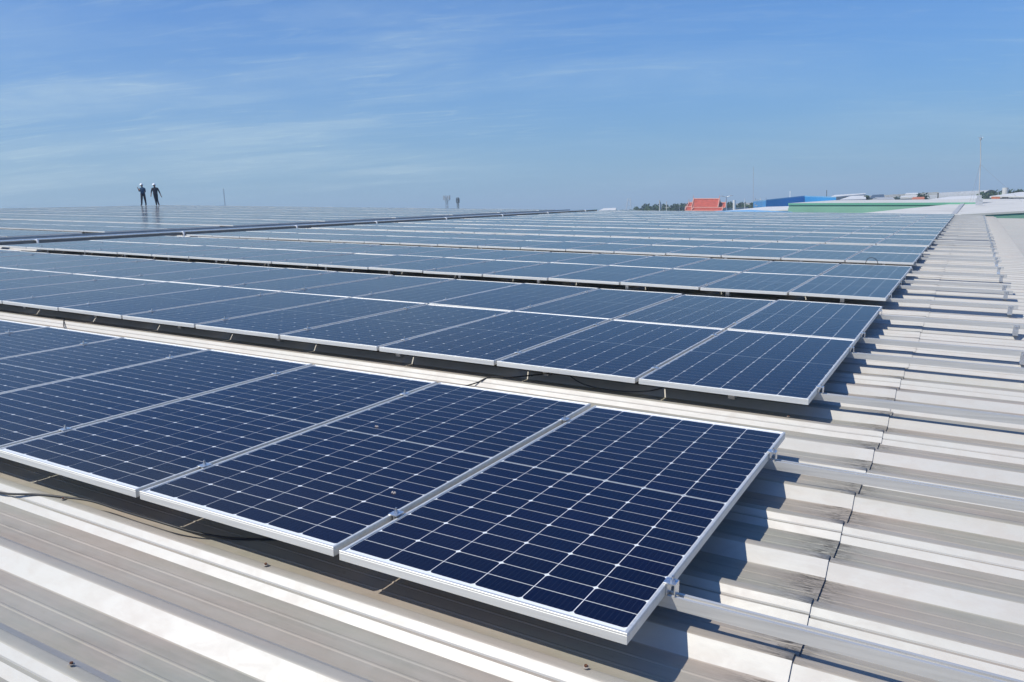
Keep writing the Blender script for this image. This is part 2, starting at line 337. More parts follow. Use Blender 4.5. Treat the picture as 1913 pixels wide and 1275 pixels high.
# roof screws with rusty washers
sb = MB(); sb.tube([(0, 0, 0), (0, 0, 0.0018)], 0.0095, 12, 1); sb.tube([(0, 0, 0.0018), (0, 0, 0.0065)], 0.0052, 6, 0)
screw_me = sb.mesh('screw', [M_RUST, M_WASHER])
for (x, y, t) in [(-1.369, -0.02, 0.12), (-1.386, -0.725, -0.2), (-0.115, -0.012, 0.1), (-2.609, -0.02, 0), (-0.123, 2.85, 0), (-3.3, -1.43, 0)]:
    k = link('screw', screw_me, bld); k.matrix_local = Matrix.Translation((x, y, CREST + 0.0085)) @ Matrix.Rotation(t, 4, 'X')

# ------------------------------------------------------------------ lower roof beyond the eave on the right
lr = empty('annex_building', RW, 'annex roof of smoother pale sheets along the right edge of the picture', 'building')
lm = MB()
for k in range(int((YE - Y0) / 0.357)):
    y = Y0 + k * 0.357
    for a, b in zip([(0, 0), (.03, .010), (.07, .010), (.10, 0)], [(.03, .010), (.07, .010), (.10, 0), (.357, 0)]):
        lm.quad([(1.60, y + a[0], a[1]), (16, y + a[0], a[1]), (16, y + b[0], b[1]), (1.60, y + b[0], b[1])], 0, [(5, 0.25 + a[1] * 10), (5, 0.25 + a[1] * 10), (5, 0.25 + b[1] * 10), (5, 0.25 + b[1] * 10)])
tag(link('roof', lm.mesh('roof', M_ROOF2, recalc=False), lr, loc=(0, 0, PAN - 0.012)))
aw = MB(); aw.box(1.7, 15.8, Y0 + .2, YE - .2, -8.5, PAN - 0.10); link('wall', aw.mesh('wall', M_WALLG), lr)

# ------------------------------------------------------------------ solar panel parts (local: x -W..0, y 0..L, top z = 0)
PW, PL, PIT = 1.034, 2.10, 1.06
def frame_mesh():
    mb = MB(); W_, L_, t, h, c = PW, PL, 0.011, 0.0325, 0.0012
    # section of one side: outer wall with a fine groove, chamfered top edge, top lip, drop to the glass
    prof = [(0, -h), (0, -0.0085), (0.0009, -0.0079), (0.0009, -0.0066), (0, -0.006), (0, -c), (c, 0), (t - c, 0), (t, -c), (t, -h)]
    def ring(d, z): return [(-W_ + d, d, z), (-d, d, z), (-d, L_ - d, z), (-W_ + d, L_ - d, z)]
    rs = [ring(d, z) for d, z in prof]; rs.append(ring(0.028, -h)); rs.append(ring(0.028, -h - 0.0015)); rs.append(ring(0, -h - 0.0015)); rs.append(rs[0])
    for a, b in zip(rs, rs[1:]):
        for i in range(4):
            j = (i + 1) % 4; mb.quad([a[i], a[j], b[j], b[i]])
    return mb.mesh('frame', M_FRAME)
CWX, CHY, GX, GY, MID = 0.1646, 0.0814, 0.0034, 0.0033, 0.0125
X0C = -PW / 2 - (6 * CWX + 5 * GX) / 2
Y0C = (PL - (24 * CHY + 22 * GY + MID)) / 2
def cell_origin(i, j): return X0C + i * (CWX + GX), Y0C + j * (CHY + GY) + (MID - GY if j >= 12 else 0)
def cell_poly(ox, oy, flip, z, th=None):
    c = 0.0078; x0, x1, y0, y1 = ox, ox + CWX, oy, oy + CHY
    if flip: return [(x0, y0, z), (x1, y0, z), (x1, y1 - c, z), (x1 - c, y1, z), (x0 + c, y1, z), (x0, y1 - c, z)]
    return [(x0 + c, y0, z), (x1 - c, y0, z), (x1, y0 + c, z), (x1, y1, z), (x0, y1, z), (x0, y0 + c, z)]
ZG, ZC, ZB = -0.0022, -0.0034, -0.0042
def cells_mesh(jr=range(24)):
    mb = MB()
    for i in range(6):
        for j in jr:
            ox, oy = cell_origin(i, j); p = cell_poly(ox, oy, j % 2 == 1, ZC)
            mb.quad(p, 0, [(i + (q[0] - ox) / CWX * .998 + .001, j + (q[1] - oy) / CHY * .998 + .001) for q in p])
    return mb.mesh('solar_cells', M_CELL, merge=False, recalc=False)
def one_cell(flip):
    mb = MB(); p = cell_poly(0, 0, flip, 0); mb.quad(p, 0, [(q[0] / CWX * .998 + .001, q[1] / CHY * .998 + .001) for q in p])
    n = len(p); t = 0.0004
    for i in range(n):
        a, b = p[i], p[(i + 1) % n]; mb.quad([a, (a[0], a[1], -t), (b[0], b[1], -t), b], 0)
    return mb.mesh('solar_cell', M_CELL, recalc=False)
def sheet(name, z, mat, ins=0.0105):
    mb = MB(); mb.quad([(-PW + ins, ins, z), (-ins, ins, z), (-ins, PL - ins, z), (-PW + ins, PL - ins, z)]); return mb.mesh(name, mat, recalc=False)
def laminate_mesh():
    mb = MB(); i = 0.0115; mb.box(-PW + i, -i, i, PL - i, ZB - 0.003, ZB); return mb.mesh('backsheet', M_BACK)
ME_FRAME, ME_CELLS, ME_GLASS, ME_BACK = frame_mesh(), cells_mesh(), sheet('glass', ZG, M_GLASS), laminate_mesh()
rbm = MB(); rbm.quad([(X0C + 0.004, PL / 2 - 0.0026, ZC), (-PW - X0C - 0.004 + 0, PL / 2 - 0.0026, ZC), (-PW - X0C - 0.004, PL / 2 + 0.0026, ZC), (X0C + 0.004, PL / 2 + 0.0026, ZC)])
ME_RIB = rbm.mesh('ribbon', simple('tinned_copper_ribbon', (0.24, 0.26, 0.26), 0.5, 0.4), recalc=False)
ME_CELL = [one_cell(False), one_cell(True)]
jb = MB(); jb.box(-0.62, -0.56, 1.02, 1.08, -0.028, ZB - 0.003)
ME_JB = jb.mesh('junction_box', M_CABLE)
ORD = ['', 'first', 'second', 'third', 'fourth', 'fifth', 'sixth', 'seventh', 'eighth', 'ninth', 'tenth', 'eleventh', 'twelfth', 'thirteenth', 'fourteenth', 'fifteenth', 'sixteenth', 'seventeenth', 'eighteenth']
#          x offset, y of the front edge, number of panels deep, count across
TABLES = [(0.0, 0.0, 1, 11), (-0.011, 2.806, 2, 17), (-0.041, 7.747, 2, 17), (-0.063, 12.661, 2, 17), (-0.051, 17.461, 2, 17),
          (-0.06, 22.05, 2, 17), (-0.06, 26.6, 2, 17), (-0.06, 31.15, 2, 17), (-0.06, 35.7, 2, 17), (-0.06, 40.25, 1, 17)]
npan = 0
for ti, (xo, yo, deep, cnt) in enumerate(TABLES):
    for r in range(deep):
        for c in range(cnt):
            x = xo - c * PIT; y = yo + r * (PL + 0.02)
            where = 'right-hand end' if c == 0 else ORD[c + 1] + ' from the right'
            if deep == 2: lab = f'solar panel in the {"front" if r == 0 else "back"} line of the {ORD[ti + 1]} table away, {where}'
            else: lab = f'solar panel of the {"single-line nearest" if ti == 0 else "single-line farthest"} table, {where}'
            tl = Matrix.Translation((x, y, random.uniform(-0.0012, 0.0008))) @ Matrix.Rotation(random.gauss(0, 0.0013), 4, 'X') @ Matrix.Rotation(random.gauss(0, 0.0024), 4, 'Y')
            p = empty('solar_panel', RW @ tl, lab, 'solar panel', f'solar panels of the {ORD[ti + 1]} table'); npan += 1
            link('frame', ME_FRAME, p); link('backsheet', ME_BACK, p); link('glass', ME_GLASS, p)
            if ti < 2: link('junction_box', ME_JB, p); link('ribbon', ME_RIB, p)
            if (ti == 0 and c < 6) or (ti == 1 and r == 0 and c < 3):
                for i in range(6):
                    for j in range(24):
                        ox, oy = cell_origin(i, j); link('solar_cell', ME_CELL[j % 2], p, loc=(ox, oy, ZC))
            else: tag(link('solar_cells', ME_CELLS, p), kind='stuff')
# ---- the far block behind the cable tray: more than 300 panels, so one mass of real panels
XB = -21.75; NB = 35
fb = MB()
for ti in range(2, 10):
    _, yo, deep, _ = TABLES[ti]
    for r in range(deep):
        for c in range(NB if ti > 2 else 14):
            x1 = XB - c * PIT; x0 = x1 - PW; y0 = yo + r * (PL + .02); y1 = y0 + PL; t = 0.011; z0 = -0.036; dz = random.uniform(-.002, .002)
            for (a, b, c_, d) in ((x0, x1, y0, y0 + t), (x0, x1, y1 - t, y1), (x0, x0 + t, y0 + t, y1 - t), (x1 - t, x1, y0 + t, y1 - t)): fb.box(a, b, c_, d, z0, dz, 0)
            fb.quad([(x0 + t, y0 + t, ZB), (x1 - t, y0 + t, ZB), (x1 - t, y1 - t, ZB), (x0 + t, y1 - t, ZB)], 1)
            fb.quad([(x0 + t, y0 + t, ZG), (x1 - t, y0 + t, ZG), (x1 - t, y1 - t, ZG), (x0 + t, y1 - t, ZG)], 2)
            for i in range(6):
                ox, _q = cell_origin(i, 0); ox += x1
                for (ja, jb_) in ((0, 11), (12, 23)):
                    ya = cell_origin(0, ja)[1] + y0; yb_ = cell_origin(0, jb_)[1] + CHY + y0
                    fb.quad([(ox, ya, ZC), (ox + CWX, ya, ZC), (ox + CWX, yb_, ZC), (ox, yb_, ZC)], 3, [(.11, .3), (.11, .3), (.11, .3), (.11, .3)])
o = link('far_solar_panels', fb.mesh('far_solar_panels', [M_FRAME, M_BACK, M_GLASS, M_CELL], merge=False, recalc=False), mw=RW)
tag(o, 'hundreds of solar panels filling the far left of the roof beyond the cable tray', 'solar panels', kind='stuff')

# ------------------------------------------------------------------ mounting rails with clamps and feet
def rail_mesh(length):
    w, h = 0.036, 0.041; s = 0.007
    prof = [(-w / 2, -h), (-w / 2, 0), (-s, 0), (-s, -0.010), (s, -0.010), (s, 0), (w / 2, 0), (w / 2, -0.012), (w / 2 - 0.003, -0.014), (w / 2 - .003, -0.030), (w / 2, -0.032), (w / 2, -h)]
    mb = MB(); mb.ext(prof, -length, 0, True, True); return mb.mesh('rail_bar', M_RAIL)
ZR = -0.0375
def end_clamp_mesh():
    mb = MB()   # Z bracket gripping the last frame, with an upright bolt; local x=0 at the frame's outer wall
    mb.box(-0.009, 0.006, -0.019, 0.019, 0.0012, 0.0045, 0)
    mb.box(0.0015, 0.0050, -0.019, 0.019, -0.036, 0.0012, 0)
    mb.box(0.0050, 0.030, -0.019, 0.019, 0.0, 0.0038, 0) ; mb.box(0.0262, 0.030, -0.019, 0.019, -0.037, 0.0, 0)
    mb.tube([(0.016, 0, 0.0038), (0.016, 0, 0.0125)], 0.0085, 6, 1); mb.tube([(0.016, 0, 0.0125), (0.016, 0, 0.022)], 0.0042, 8, 1)
    return mb.mesh('end_clamp', [M_CLAMP, M_STEEL])
def mid_clamp_mesh():
    mb = MB()
    mb.box(-0.020, 0.020, -0.024, 0.024, 0.0012, 0.0045, 0); mb.box(-0.0085, -0.0055, -0.024, 0.024, -0.030, 0.0012, 0); mb.box(0.0055, 0.0085, -0.024, 0.024, -0.030, 0.0012, 0)
    mb.tube([(0, 0, 0.0045), (0, 0, 0.0125)], 0.0085, 6, 1); mb.tube([(0, 0, 0.0125), (0, 0, 0.025)], 0.0042, 8, 1)
    return mb.mesh('mid_clamp', [M_CLAMP, M_STEEL])
FT = {}
def foot_mesh(off):
    """clip standing on the rib crest: saddle, upright plate against the rail, bolt; off = crest minus rail across the roof"""
    key = round(off, 2)
    if key in FT: return FT[key]
    mb = MB(); lo, hi = min(-0.024, key - 0.022), max(0.022, key + 0.022)
    mb.box(-0.022, 0.022, lo, hi, -0.0016, 0.0035, 0); mb.box(-0.022, 0.022, -0.0245, -0.020, 0.0035, 0.098, 0); mb.box(-0.022, 0.022, 0.020, 0.0245, 0.0035, 0.082, 0)
    mb.box(-0.020, 0.020, -0.019, 0.019, 0.0035, 0.060, 0)
    mb.tube([(0, -0.0245, 0.078), (0, -0.034, 0.078)], 0.008, 6, 1); mb.tube([(0, key, 0.003), (0, key, 0.011)], 0.008, 6, 1)
    FT[key] = mb.mesh('foot', [M_CLAMP, M_STEEL]); return FT[key]
ME_EC, ME_MC = end_clamp_mesh(), mid_clamp_mesh()
def crest_near(y):      # nearest rib crest to y
    k = round((y - 0.335) / 0.357); return 0.335 + 0.357 * k
RWORD = {0: 'front', 1: 'back'}
for ti, (xo, yo, deep, cnt) in enumerate(TABLES):
    rl = cnt * PIT + 1.22; me = rail_mesh(rl + xo)
    for r in range(deep):
        for q, dy in enumerate((0.335, 1.752)):
            y = yo + r * (PL + .02) + dy
            if ti == 0: nm = 'nearest rail, under the front of the first table' if q == 0 else 'second rail, under the back of the first table'
            else: nm = f'rail under the {RWORD[q]} of the {"front" if r == 0 else "back"} panels of the {ORD[ti + 1]} table'
            rt = empty('mounting_rail', RW @ Matrix.Translation((1.22, y, ZR)), 'aluminium ' + nm, 'mounting rail', 'mounting rails under the solar panels')
            link('rail_bar', me, rt)
            link('end_clamp', ME_EC, rt, loc=(xo - 1.22, 0, -ZR))
            if ti < 4:
                for c in range(cnt - 1): link('mid_clamp', ME_MC, rt, loc=(xo - (c + 1) * PIT + 0.01 - 1.22, random.uniform(-.006, .006), -ZR))
            ks = ([] if ti == 0 else [0.07]) + ([1.75 + 1.35 * i for i in range(14)] if ti < 5 else [2.0, 4.7])
            for d in ks:
                if d > rl: break
                link('foot', foot_mesh(crest_near(y) - y), rt, loc=(-d, 0, CREST - ZR))
# rails of the far block: plain bars on standoffs, each a rail
for ti in range(3, 10):
    _, yo, deep, _ = TABLES[ti]
    for r in range(deep):
        for q, dy in enumerate((0.335, 1.752)):
            y = yo + r * (PL + .02) + dy
            mb = MB(); mb.box(-NB * PIT, 0.1, -0.02, 0.02, -0.045, 0)
            for i in range(26): mb.box(-i * 1.45 - 0.05, -i * 1.45, -0.02, 0.02, CREST - ZR, -0.045)
            o = link('mounting_rail', mb.mesh('mounting_rail', M_RAIL), mw=RW @ Matrix.Translation((XB, y, ZR)))
            tag(o, f'far rail past the tray, {RWORD[q]} of {"front" if r == 0 else "back"} panels, level with {ORD[ti + 1]} table', 'mounting rail', 'rails of the far block')

# ------------------------------------------------------------------ cable tray and walkway between the blocks
ct = empty('cable_tray', RW @ Matrix.Translation((-19.35, 0, 0)), 'long galvanised cable tray crossing the roof between the two panel blocks', 'cable tray')
tb = MB(); tb.box(-0.15, 0.15, -1, YE - 0.4, -0.075, 0.0); link('tray_body', tb.mesh('tray_body', M_GALVD), ct)
tb = MB(); tb.box(-0.165, 0.165, -1, YE - 0.4, 0.0005, 0.022); link('lid', tb.mesh('lid', M_CLAMP), ct)
pb = MB(); pb.box(-0.03, 0.03, -0.03, 0.03, CREST, -0.075); pme = pb.mesh('post', M_GALV)
for i in range(34): link('post', pme, ct, loc=(0.1, 0.335 + 0.357 * round(i * 1.3 / 0.357), 0))
cb = MB(); cb.tube([(0.17, 0, 0.0), (0.21, 0, 0.01), (0.23, 0, -0.03), (0.23, 0, CREST)], 0.028, 8); cme = cb.mesh('conduit_drop', simple('white_conduit', (0.75, 0.75, 0.74), 0.5))
for y in (9.2, 13.4, 17.9, 22.1, 26.8, 31.6, 36.4, 41.2): link('conduit_drop', cme, ct, loc=(0, y, 0))
wk = empty('roof_walkway', RW @ Matrix.Translation((-20.6, 0, 0)), 'dark grey grated walkway running beside the cable tray across the roof', 'walkway')
gb = MB()
for i in range(9): gb.box(-0.42 + i * 0.1, -0.395 + i * 0.1, -1, YE - 0.4, -0.09, -0.05)
link('grating', gb.mesh('grating', M_GRATE), wk)
gb = MB()
for i in range(150): gb.box(-0.44, 0.44, -0.9 + i * 0.3, -0.87 + i * 0.3, CREST, -0.052)
tag(link('cross_bars', gb.mesh('cross_bars', M_GRATE), wk), kind='stuff')
gb = MB(); gb.box(-0.47, -0.44, -1, YE - 0.4, -0.10, 0.0); gb.box(0.44, 0.47, -1, YE - 0.4, -0.10, 0.0); link('edge_angle', gb.mesh('edge_angle', M_GALV), wk)

# ------------------------------------------------------------------ loose cables (roof frame)
def catmull(pts, n=8):
    P = [Vector(p) for p in pts]; P = [2 * P[0] - P[1]] + P + [2 * P[-1] - P[-2]]; out = []
    for i in range(1, len(P) - 2):
        for k in range(n):
            t = k / n; a, b, c, d = P[i - 1:i + 3]
            out.append(0.5 * ((2 * b) + (-a + c) * t + (2 * a - 5 * b + 4 * c - d) * t * t + (-a + 3 * b - 3 * c + d) * t ** 3))
    out.append(P[-2]); return out
def cable(name, pts, r, label):
    mb = MB(); mb.tube(catmull(pts), r, 8); o = link(name, mb.mesh(name, M_CABLE, smooth=True), mw=RW); tag(o, label, 'cable')
zc = CREST + 0.0095
cable('cable', [(-3.6, -0.20, PAN + .02), (-3.15, -0.10, -0.163), (-2.941, -0.085, -0.150), (-2.778, -0.045, -0.136), (-2.624, -0.008, zc), (-2.476, 0.026, zc), (-2.25, 0.026, zc), (-2.02, 0.03, zc), (-1.86, 0.075, -0.157), (-1.72, 0.15, PAN + .010), (-1.56, 0.24, -0.178), (-1.40, 0.31, -0.139), (-1.30, 0.36, zc - .003), (-1.1, 0.6, -0.13)], 0.0052,
      'black cable lying over the roof ribs and slipping under the nearest panels')
cable('cable', [(-7.9, 3.05, PAN + .02), (-7.5, 2.90, zc), (-7.395, 2.84, zc), (-7.2, 2.72, -0.168), (-6.98, 2.62, PAN + .01), (-6.8, 2.55, -0.17), (-6.67, 2.49, -0.136), (-6.5, 2.40, -0.13), (-6.3, 2.05, -0.12)], 0.005,
      'short black cable between the first and second tables near the left edge')
cable('cable', [(-2.60, 1.95, -0.10), (-2.53, 2.30, -0.10), (-2.46, 2.50, zc), (-2.39, 2.56, -0.155), (-2.32, 2.66, PAN + 0.010), (-2.25, 2.76, -0.165), (-2.18, 2.83, zc), (-2.05, 2.90, zc), (-1.85, 3.1, -0.12)], 0.005,
      'black cable bridging the gap from the first table to the second')
cable('cable', [(-1.72, 3.05, -0.06), (-1.50, 2.93, -0.115), (-1.25, 2.88, -0.120), (-1.02, 2.92, -0.105), (-0.86, 3.05, -0.06)], 0.0045,
      'black cable sagging beneath the front frame of the second table')
cable('cable', [(-0.78, 12.60, -0.10), (-0.77, 12.60, 0.0), (-0.73, 12.59, 0.055), (-0.66, 12.58, 0.06), (-0.60, 12.59, 0.01), (-0.58, 12.6, -0.10)], 0.005,
      'black cable loop standing up against the front of the fourth table')

# droppings and a dead leaf on the near glass
db = MB()
for k in range(5): a = k * 1.3; db.tube([(0.006 * math.cos(a), 0.004 * math.sin(a), 0), (0.010 * math.cos(a), 0.007 * math.sin(a), 0.0015)], 0.003, 6)
dme = db.mesh('bird_dropping', simple('dropping_white', (0.6, 0.52, 0.46), 0.9))
for (x, y, lab) in [(-1.19, 0.49, 'small pale bird dropping on the second nearest panel beside the long gap'), (-1.83, 1.16, 'small pale bird dropping on the second nearest panel, farther up the glass')]:
    tag(link('bird_dropping', dme, mw=RW @ Matrix.Translation((x, y, 0.0005))), lab, 'dropping')
#@@BACKGROUND
# ------------------------------------------------------------------ the industrial estate behind (world frame)
M_WHITE = simple('white_painted_metal', (0.62, 0.61, 0.58), 0.55, 0, 0.08, 0.4)
M_GREYR = simple('pale_grey_roofing', (0.42, 0.42, 0.41), 0.55, 0.1, 0.10, 0.5)
M_CREAM = simple('cream_roofing', (0.56, 0.54, 0.49), 0.6, 0, 0.12, 0.35)
M_GREEN = simple('mint_green_cladding', (0.20, 0.38, 0.275), 0.5, 0, 0.06, 0.4)
M_GREEND = simple('mint_green_trim', (0.12, 0.33, 0.22), 0.5)
M_BLUE = simple('bright_blue_cladding', (0.04, 0.27, 0.58), 0.5, 0, 0.08, 0.2)
M_LBLUE = simple('light_blue_roofing', (0.16, 0.38, 0.60), 0.45, 0, 0.10, 0.4)
M_RED = simple('orange_red_roof_tiles', (0.46, 0.085, 0.045), 0.65, 0, 0.22, 1.2)
M_REDT = simple('temple_gable_trim', (0.62, 0.30, 0.22), 0.6)
M_ORANGE = simple('orange_brick_wall', (0.50, 0.16, 0.08), 0.8, 0, 0.2, 1.0)
M_DARK = simple('dark_opening', (0.03, 0.033, 0.035), 0.8)
M_NAVY = simple('dark_blue_grey_roofing', (0.05, 0.075, 0.11), 0.6, 0, 0.2, 0.5)
M_CONC = simple('pale_concrete', (0.50, 0.49, 0.46), 0.85, 0, 0.12, 0.5)
M_POLE = simple('grey_pole_metal', (0.42, 0.44, 0.46), 0.45, 0.5)
M_REDP = simple('red_tower_paint', (0.42, 0.06, 0.04), 0.6)
M_BARK = simple('tree_bark', (0.07, 0.055, 0.04), 0.95)
M_LEAF = []
for i, c in enumerate([(0.045, 0.075, 0.028), (0.055, 0.085, 0.035), (0.035, 0.060, 0.026)]):
    M_LEAF.append(simple(f'foliage_{i}', c, 0.8, 0, 0.5, 0.9, spec=0.2))

def slab(poly, th, mat, name, parent):
    mb = MB(); n = len(poly); lo = [Vector(p) - Vector((0, 0, th)) for p in poly]
    mb.quad(poly); mb.quad(lo[::-1])
    for i in range(n): j = (i + 1) % n; mb.quad([poly[i], lo[i], lo[j], poly[j]])
    return link(name, mb.mesh(name, mat), parent)
def walls(poly, drop, mat, parent, inset=0.25, name='wall'):
    c = sum((Vector(p) for p in poly), Vector()) / len(poly); mb = MB(); n = len(poly)
    P = []
    for p in poly:
        p = Vector(p); d = (c - p); d.z = 0; d.normalize(); P.append(p + d * inset - Vector((0, 0, drop)))
    for i in range(n):
        a, b = P[i], P[(i + 1) % n]; mb.quad([a, (a.x, a.y, 0), (b.x, b.y, 0), b])
    return link(name, mb.mesh(name, mat, merge=True), parent)
def building(name, label, cat, roofs, wallmat, th=0.18, inset=0.3, group=None):
    """roofs: list of (polygon of surveyed points, material); each becomes a solid roof slab with walls to the ground"""
    c = sum((Vector(p) for r in roofs for p in r[0]), Vector()) / sum(len(r[0]) for r in roofs)
    mw = Matrix.Translation((c.x, c.y, 0)); e = empty(name, mw, label, cat, group); inv = Vector((c.x, c.y, 0))
    for poly, rm in roofs:
        pl = [Vector(p) - inv for p in poly]
        slab(pl, th, rm, 'roof', e); walls(pl, th * 0.5, wallmat, e, inset)
    return e, inv
def HZ(u): return 390 - 0.04 * (u - 1200)         # where eye level falls in the photograph

# green hall: low gable end facing the camera, corrugated mint green wall, pale roof
a, b = W(1473, 380, 88), W(1835, 378.5, 74); bl, br = W(1560, 374.4, 150), W(1990, 371, 150); far = W(1860, 371.2, 190)
gh, inv = building('green_hall', 'mint green corrugated hall with pale roof behind the far edge of the panels', 'building',
                   [([a, b, br, bl], M_CREAM)], M_GREEN, 0.10, 0.06)
fb_ = MB(); d = (b - a); n_ = 150; nrm = Vector((d.y, -d.x, 0)).normalized(); nrm = nrm if nrm.dot(CAMPOS - a) > 0 else -nrm
for i in range(n_):
    p = a + d * ((i + .5) / n_) - inv + nrm * (-0.055); t = d.normalized() * 0.07
    q0, q1 = p - t, p + t; z = min(q0.z, q1.z) - 0.5
    fb_.quad([(q0.x, q0.y, 0), (q1.x, q1.y, 0), (q1.x + nrm.x * .09, q1.y + nrm.y * .09, z), (q0.x + nrm.x * .09, q0.y + nrm.y * .09, z)])
    for s in (q0, q1): fb_.quad([(s.x, s.y, 0), (s.x + nrm.x * .09, s.y + nrm.y * .09, 0), (s.x + nrm.x * .09, s.y + nrm.y * .09, z), (s.x, s.y, z)])
tag(link('wall_ribs', fb_.mesh('wall_ribs', M_GREEN, merge=False), gh), kind='stuff')
eb = MB(); o_ = nrm * 0.05
p0, p1 = a - inv + o_, b - inv + o_
eb.quad([p0, p1, p1 - Vector((0, 0, .20)), p0 - Vector((0, 0, .20))]); eb.quad([p0 - Vector((0, 0, .20)), p1 - Vector((0, 0, .20)), p1 - Vector((0, 0, .20)) - o_, p0 - Vector((0, 0, .20)) - o_])
eb.quad([p0, p1, p1 - o_, p0 - o_])
link('eave_trim', eb.mesh('eave_trim', M_GREEND), gh)

# neighbouring pale roof that carries the lightning mast
P1, P2, P3, P4 = W(1600, 399.5, 52), W(1795, 401, 47.5), W(2100, 384, 50), W(2100, 366, 82)
P5 = W(1800, 379.2, 82)
nr, inv = building('neighbour_building', 'broad pale roof with green side wall that carries the thin lightning mast', 'building', [([P1, P2, P3, P4, P5], M_CREAM)], M_GREEN, 0.10, 0.05)
rb = MB(); 
q1, q2 = W(1782, 401, 48.2) - inv, W(1800, 379.4, 81) - inv
rb.quad([q1 + Vector((-.12, 0, .03)), q1 + Vector((.12, 0, .03)), q2 + Vector((.15, 0, .06)), q2 + Vector((-.15, 0, .06))])
rb.quad([q1 + Vector((-.12, 0, -.05)), q1 + Vector((.12, 0, -.05)), q1 + Vector((.12, 0, .03)), q1 + Vector((-.12, 0, .03))])
link('ridge_flashing', rb.mesh('ridge_flashing', M_GREYR, recalc=False), nr)

# lightning mast
mp = W(1829, 379.5, 66); top = W(1832, 262, 66); mast = empty('lightning_mast', Matrix.Translation(mp), 'thin galvanised lightning mast with spiked head on the pale roof, right', 'mast')
H = top.z - mp.z; lean = (top - mp)
mb = MB(); mb.tube([(0, 0, 0.1), tuple(lean * 0.36), tuple(lean * 0.7 + Vector((0.03, 0, 0))), tuple(lean)], 0.04, 10, r2=0.025); link('pole', mb.mesh('pole', M_GREYR), mast)
mb = MB(); mb.box(-.22, .22, -.2, .2, -.15, .32); mb.box(-.14, .14, -.14, .14, .32, .55); link('base_box', mb.mesh('base_box', M_GALV), mast)
mb = MB(); l = lean
mb.tube([l, l + Vector((0, 0, .16))], 0.075, 8); mb.tube([l + Vector((0, 0, .16)), l + Vector((0, 0, .34))], 0.018, 6)
for k in range(4):
    a_ = k * math.pi / 2; mb.tube([l + Vector((0, 0, .12)), l + Vector((.16 * math.cos(a_), .16 * math.sin(a_), .2))], 0.014, 5)
link('rod_head', mb.mesh('rod_head', M_POLE), mast)
for (dx, dy) in ((2.6, 0.5), (-0.6, 2.3), (-0.4, -2.2)):
    mb = MB(); mb.tube([lean * 0.62, Vector((dx, dy, -0.02))], 0.006, 4); link('guy_wire', mb.mesh('guy_wire', M_POLE), mast)

# blue hall with shallow gable
A, B_, C_ = W(1431, 373.5, 150), W(1503, 366, 158), W(1562, 368.2, 150)
back = (C_ - CAMPOS); back.z = 0; back = back.normalized() * 40 + Vector((-6, 0, 0)); A2, B2, C2 = A + back, B_ + back, C_ + back
bh, inv = building('blue_hall', 'bright blue warehouse with shallow gable left of the green hall', 'building', [([A, B_, B2, A2], M_LBLUE), ([B_, C_, C2, B2], M_LBLUE)], M_BLUE, 0.2, 0.02)
# white and light blue sheds in front of it
building('white_shed', 'long low white shed roof in front of the blue warehouse', 'building', [([W(1350, 394.5, 96), W(1478, 392, 92), W(1478, 385.5, 120), W(1430, 386.8, 124)], M_WHITE)], M_WHITE, 0.12)
building('light_blue_shed', 'light blue shed roof just beyond the far edge of the panels', 'building', [([W(1290, 400, 76), W(1500, 403, 70), W(1478, 396, 84), W(1400, 392.5, 92), W(1340, 394.5, 94)], M_LBLUE)], M_LBLUE, 0.12)

# temple with steep tiered red roof
tm = empty('temple_hall', Matrix.Translation((W(1320, 390, 210).x, W(1320, 390, 210).y, 0)), 'temple hall with steep tiered orange-red roof and pale gable trim', 'temple')
ti_ = Vector((W(1320, 390, 210).x, W(1320, 390, 210).y, 0))
def tq(u, v, D): return W(u, v, D) - ti_
def troof(uL, uR, vT, vB, uL2, uR2, D, run, name='roof', mat=None):
    """front slope from ridge to eave, matching rear slope, white-edged gables"""
    mat = mat or M_RED
    rl, rr = tq(uL, vT, D), tq(uR, vT, D); el, er = tq(uL2, vB, D - run), tq(uR2, vB, D - run)
    bk = (rl - el); el2 = rl + Vector((bk.x, bk.y, -bk.z)); bk = (rr - er); er2 = rr + Vector((bk.x, bk.y, -bk.z))
    mb = MB()
    for q in ([rl, rr, er, el], [rr, rl, el2, er2]):
        mb.quad(q); mb.quad([p - Vector((0, 0, .25)) for p in q][::-1])
    for (p, q) in ((el, er), (er2, el2)): mb.quad([p, q, q - Vector((0, 0, .25)), p - Vector((0, 0, .25))])
    o = link(name, mb.mesh(name, mat, merge=False), tm)
    gb_ = MB(); gb_.quad([rl, el, el2]); gb_.quad([rr, er2, er]); link('gable', gb_.mesh('gable', M_ORANGE, merge=False), tm)
    tb_ = MB()
    for (r_, e_) in ((rl, el), (rl, el2), (rr, er), (rr, er2)): tb_.tube([r_ + Vector((0, 0, .1)), e_ + Vector((0, 0, .1))], 0.16, 5)
    tb_.tube([rl + Vector((0, 0, .1)), rr + Vector((0, 0, .1))], 0.16, 5); tb_.tube([el, er], 0.13, 5)
    for r_ in (rl, rr): tb_.tube([r_, r_ + Vector((0, 0, 1.1))], 0.12, 5, r2=0.02)
    link('ridge_trim', tb_.mesh('ridge_trim', M_REDT, merge=False), tm)
troof(1296, 1344, 372.8, 388.4, 1292, 1341, 210, 5.0)
troof(1287, 1356, 379.8, 388.5, 1283, 1355, 211.5, 4.6)
troof(1296, 1350, 389.2, 394.6, 1291, 1349, 203.5, 2.6)
troof(1282, 1293, 388, 394, 1280, 1292, 204.5, 2.2)
mb = MB(); c0, c1 = tq(1287, 392, 206), tq(1352, 392, 206); dd = Vector((0.5, 1, 0)).normalized() * 9
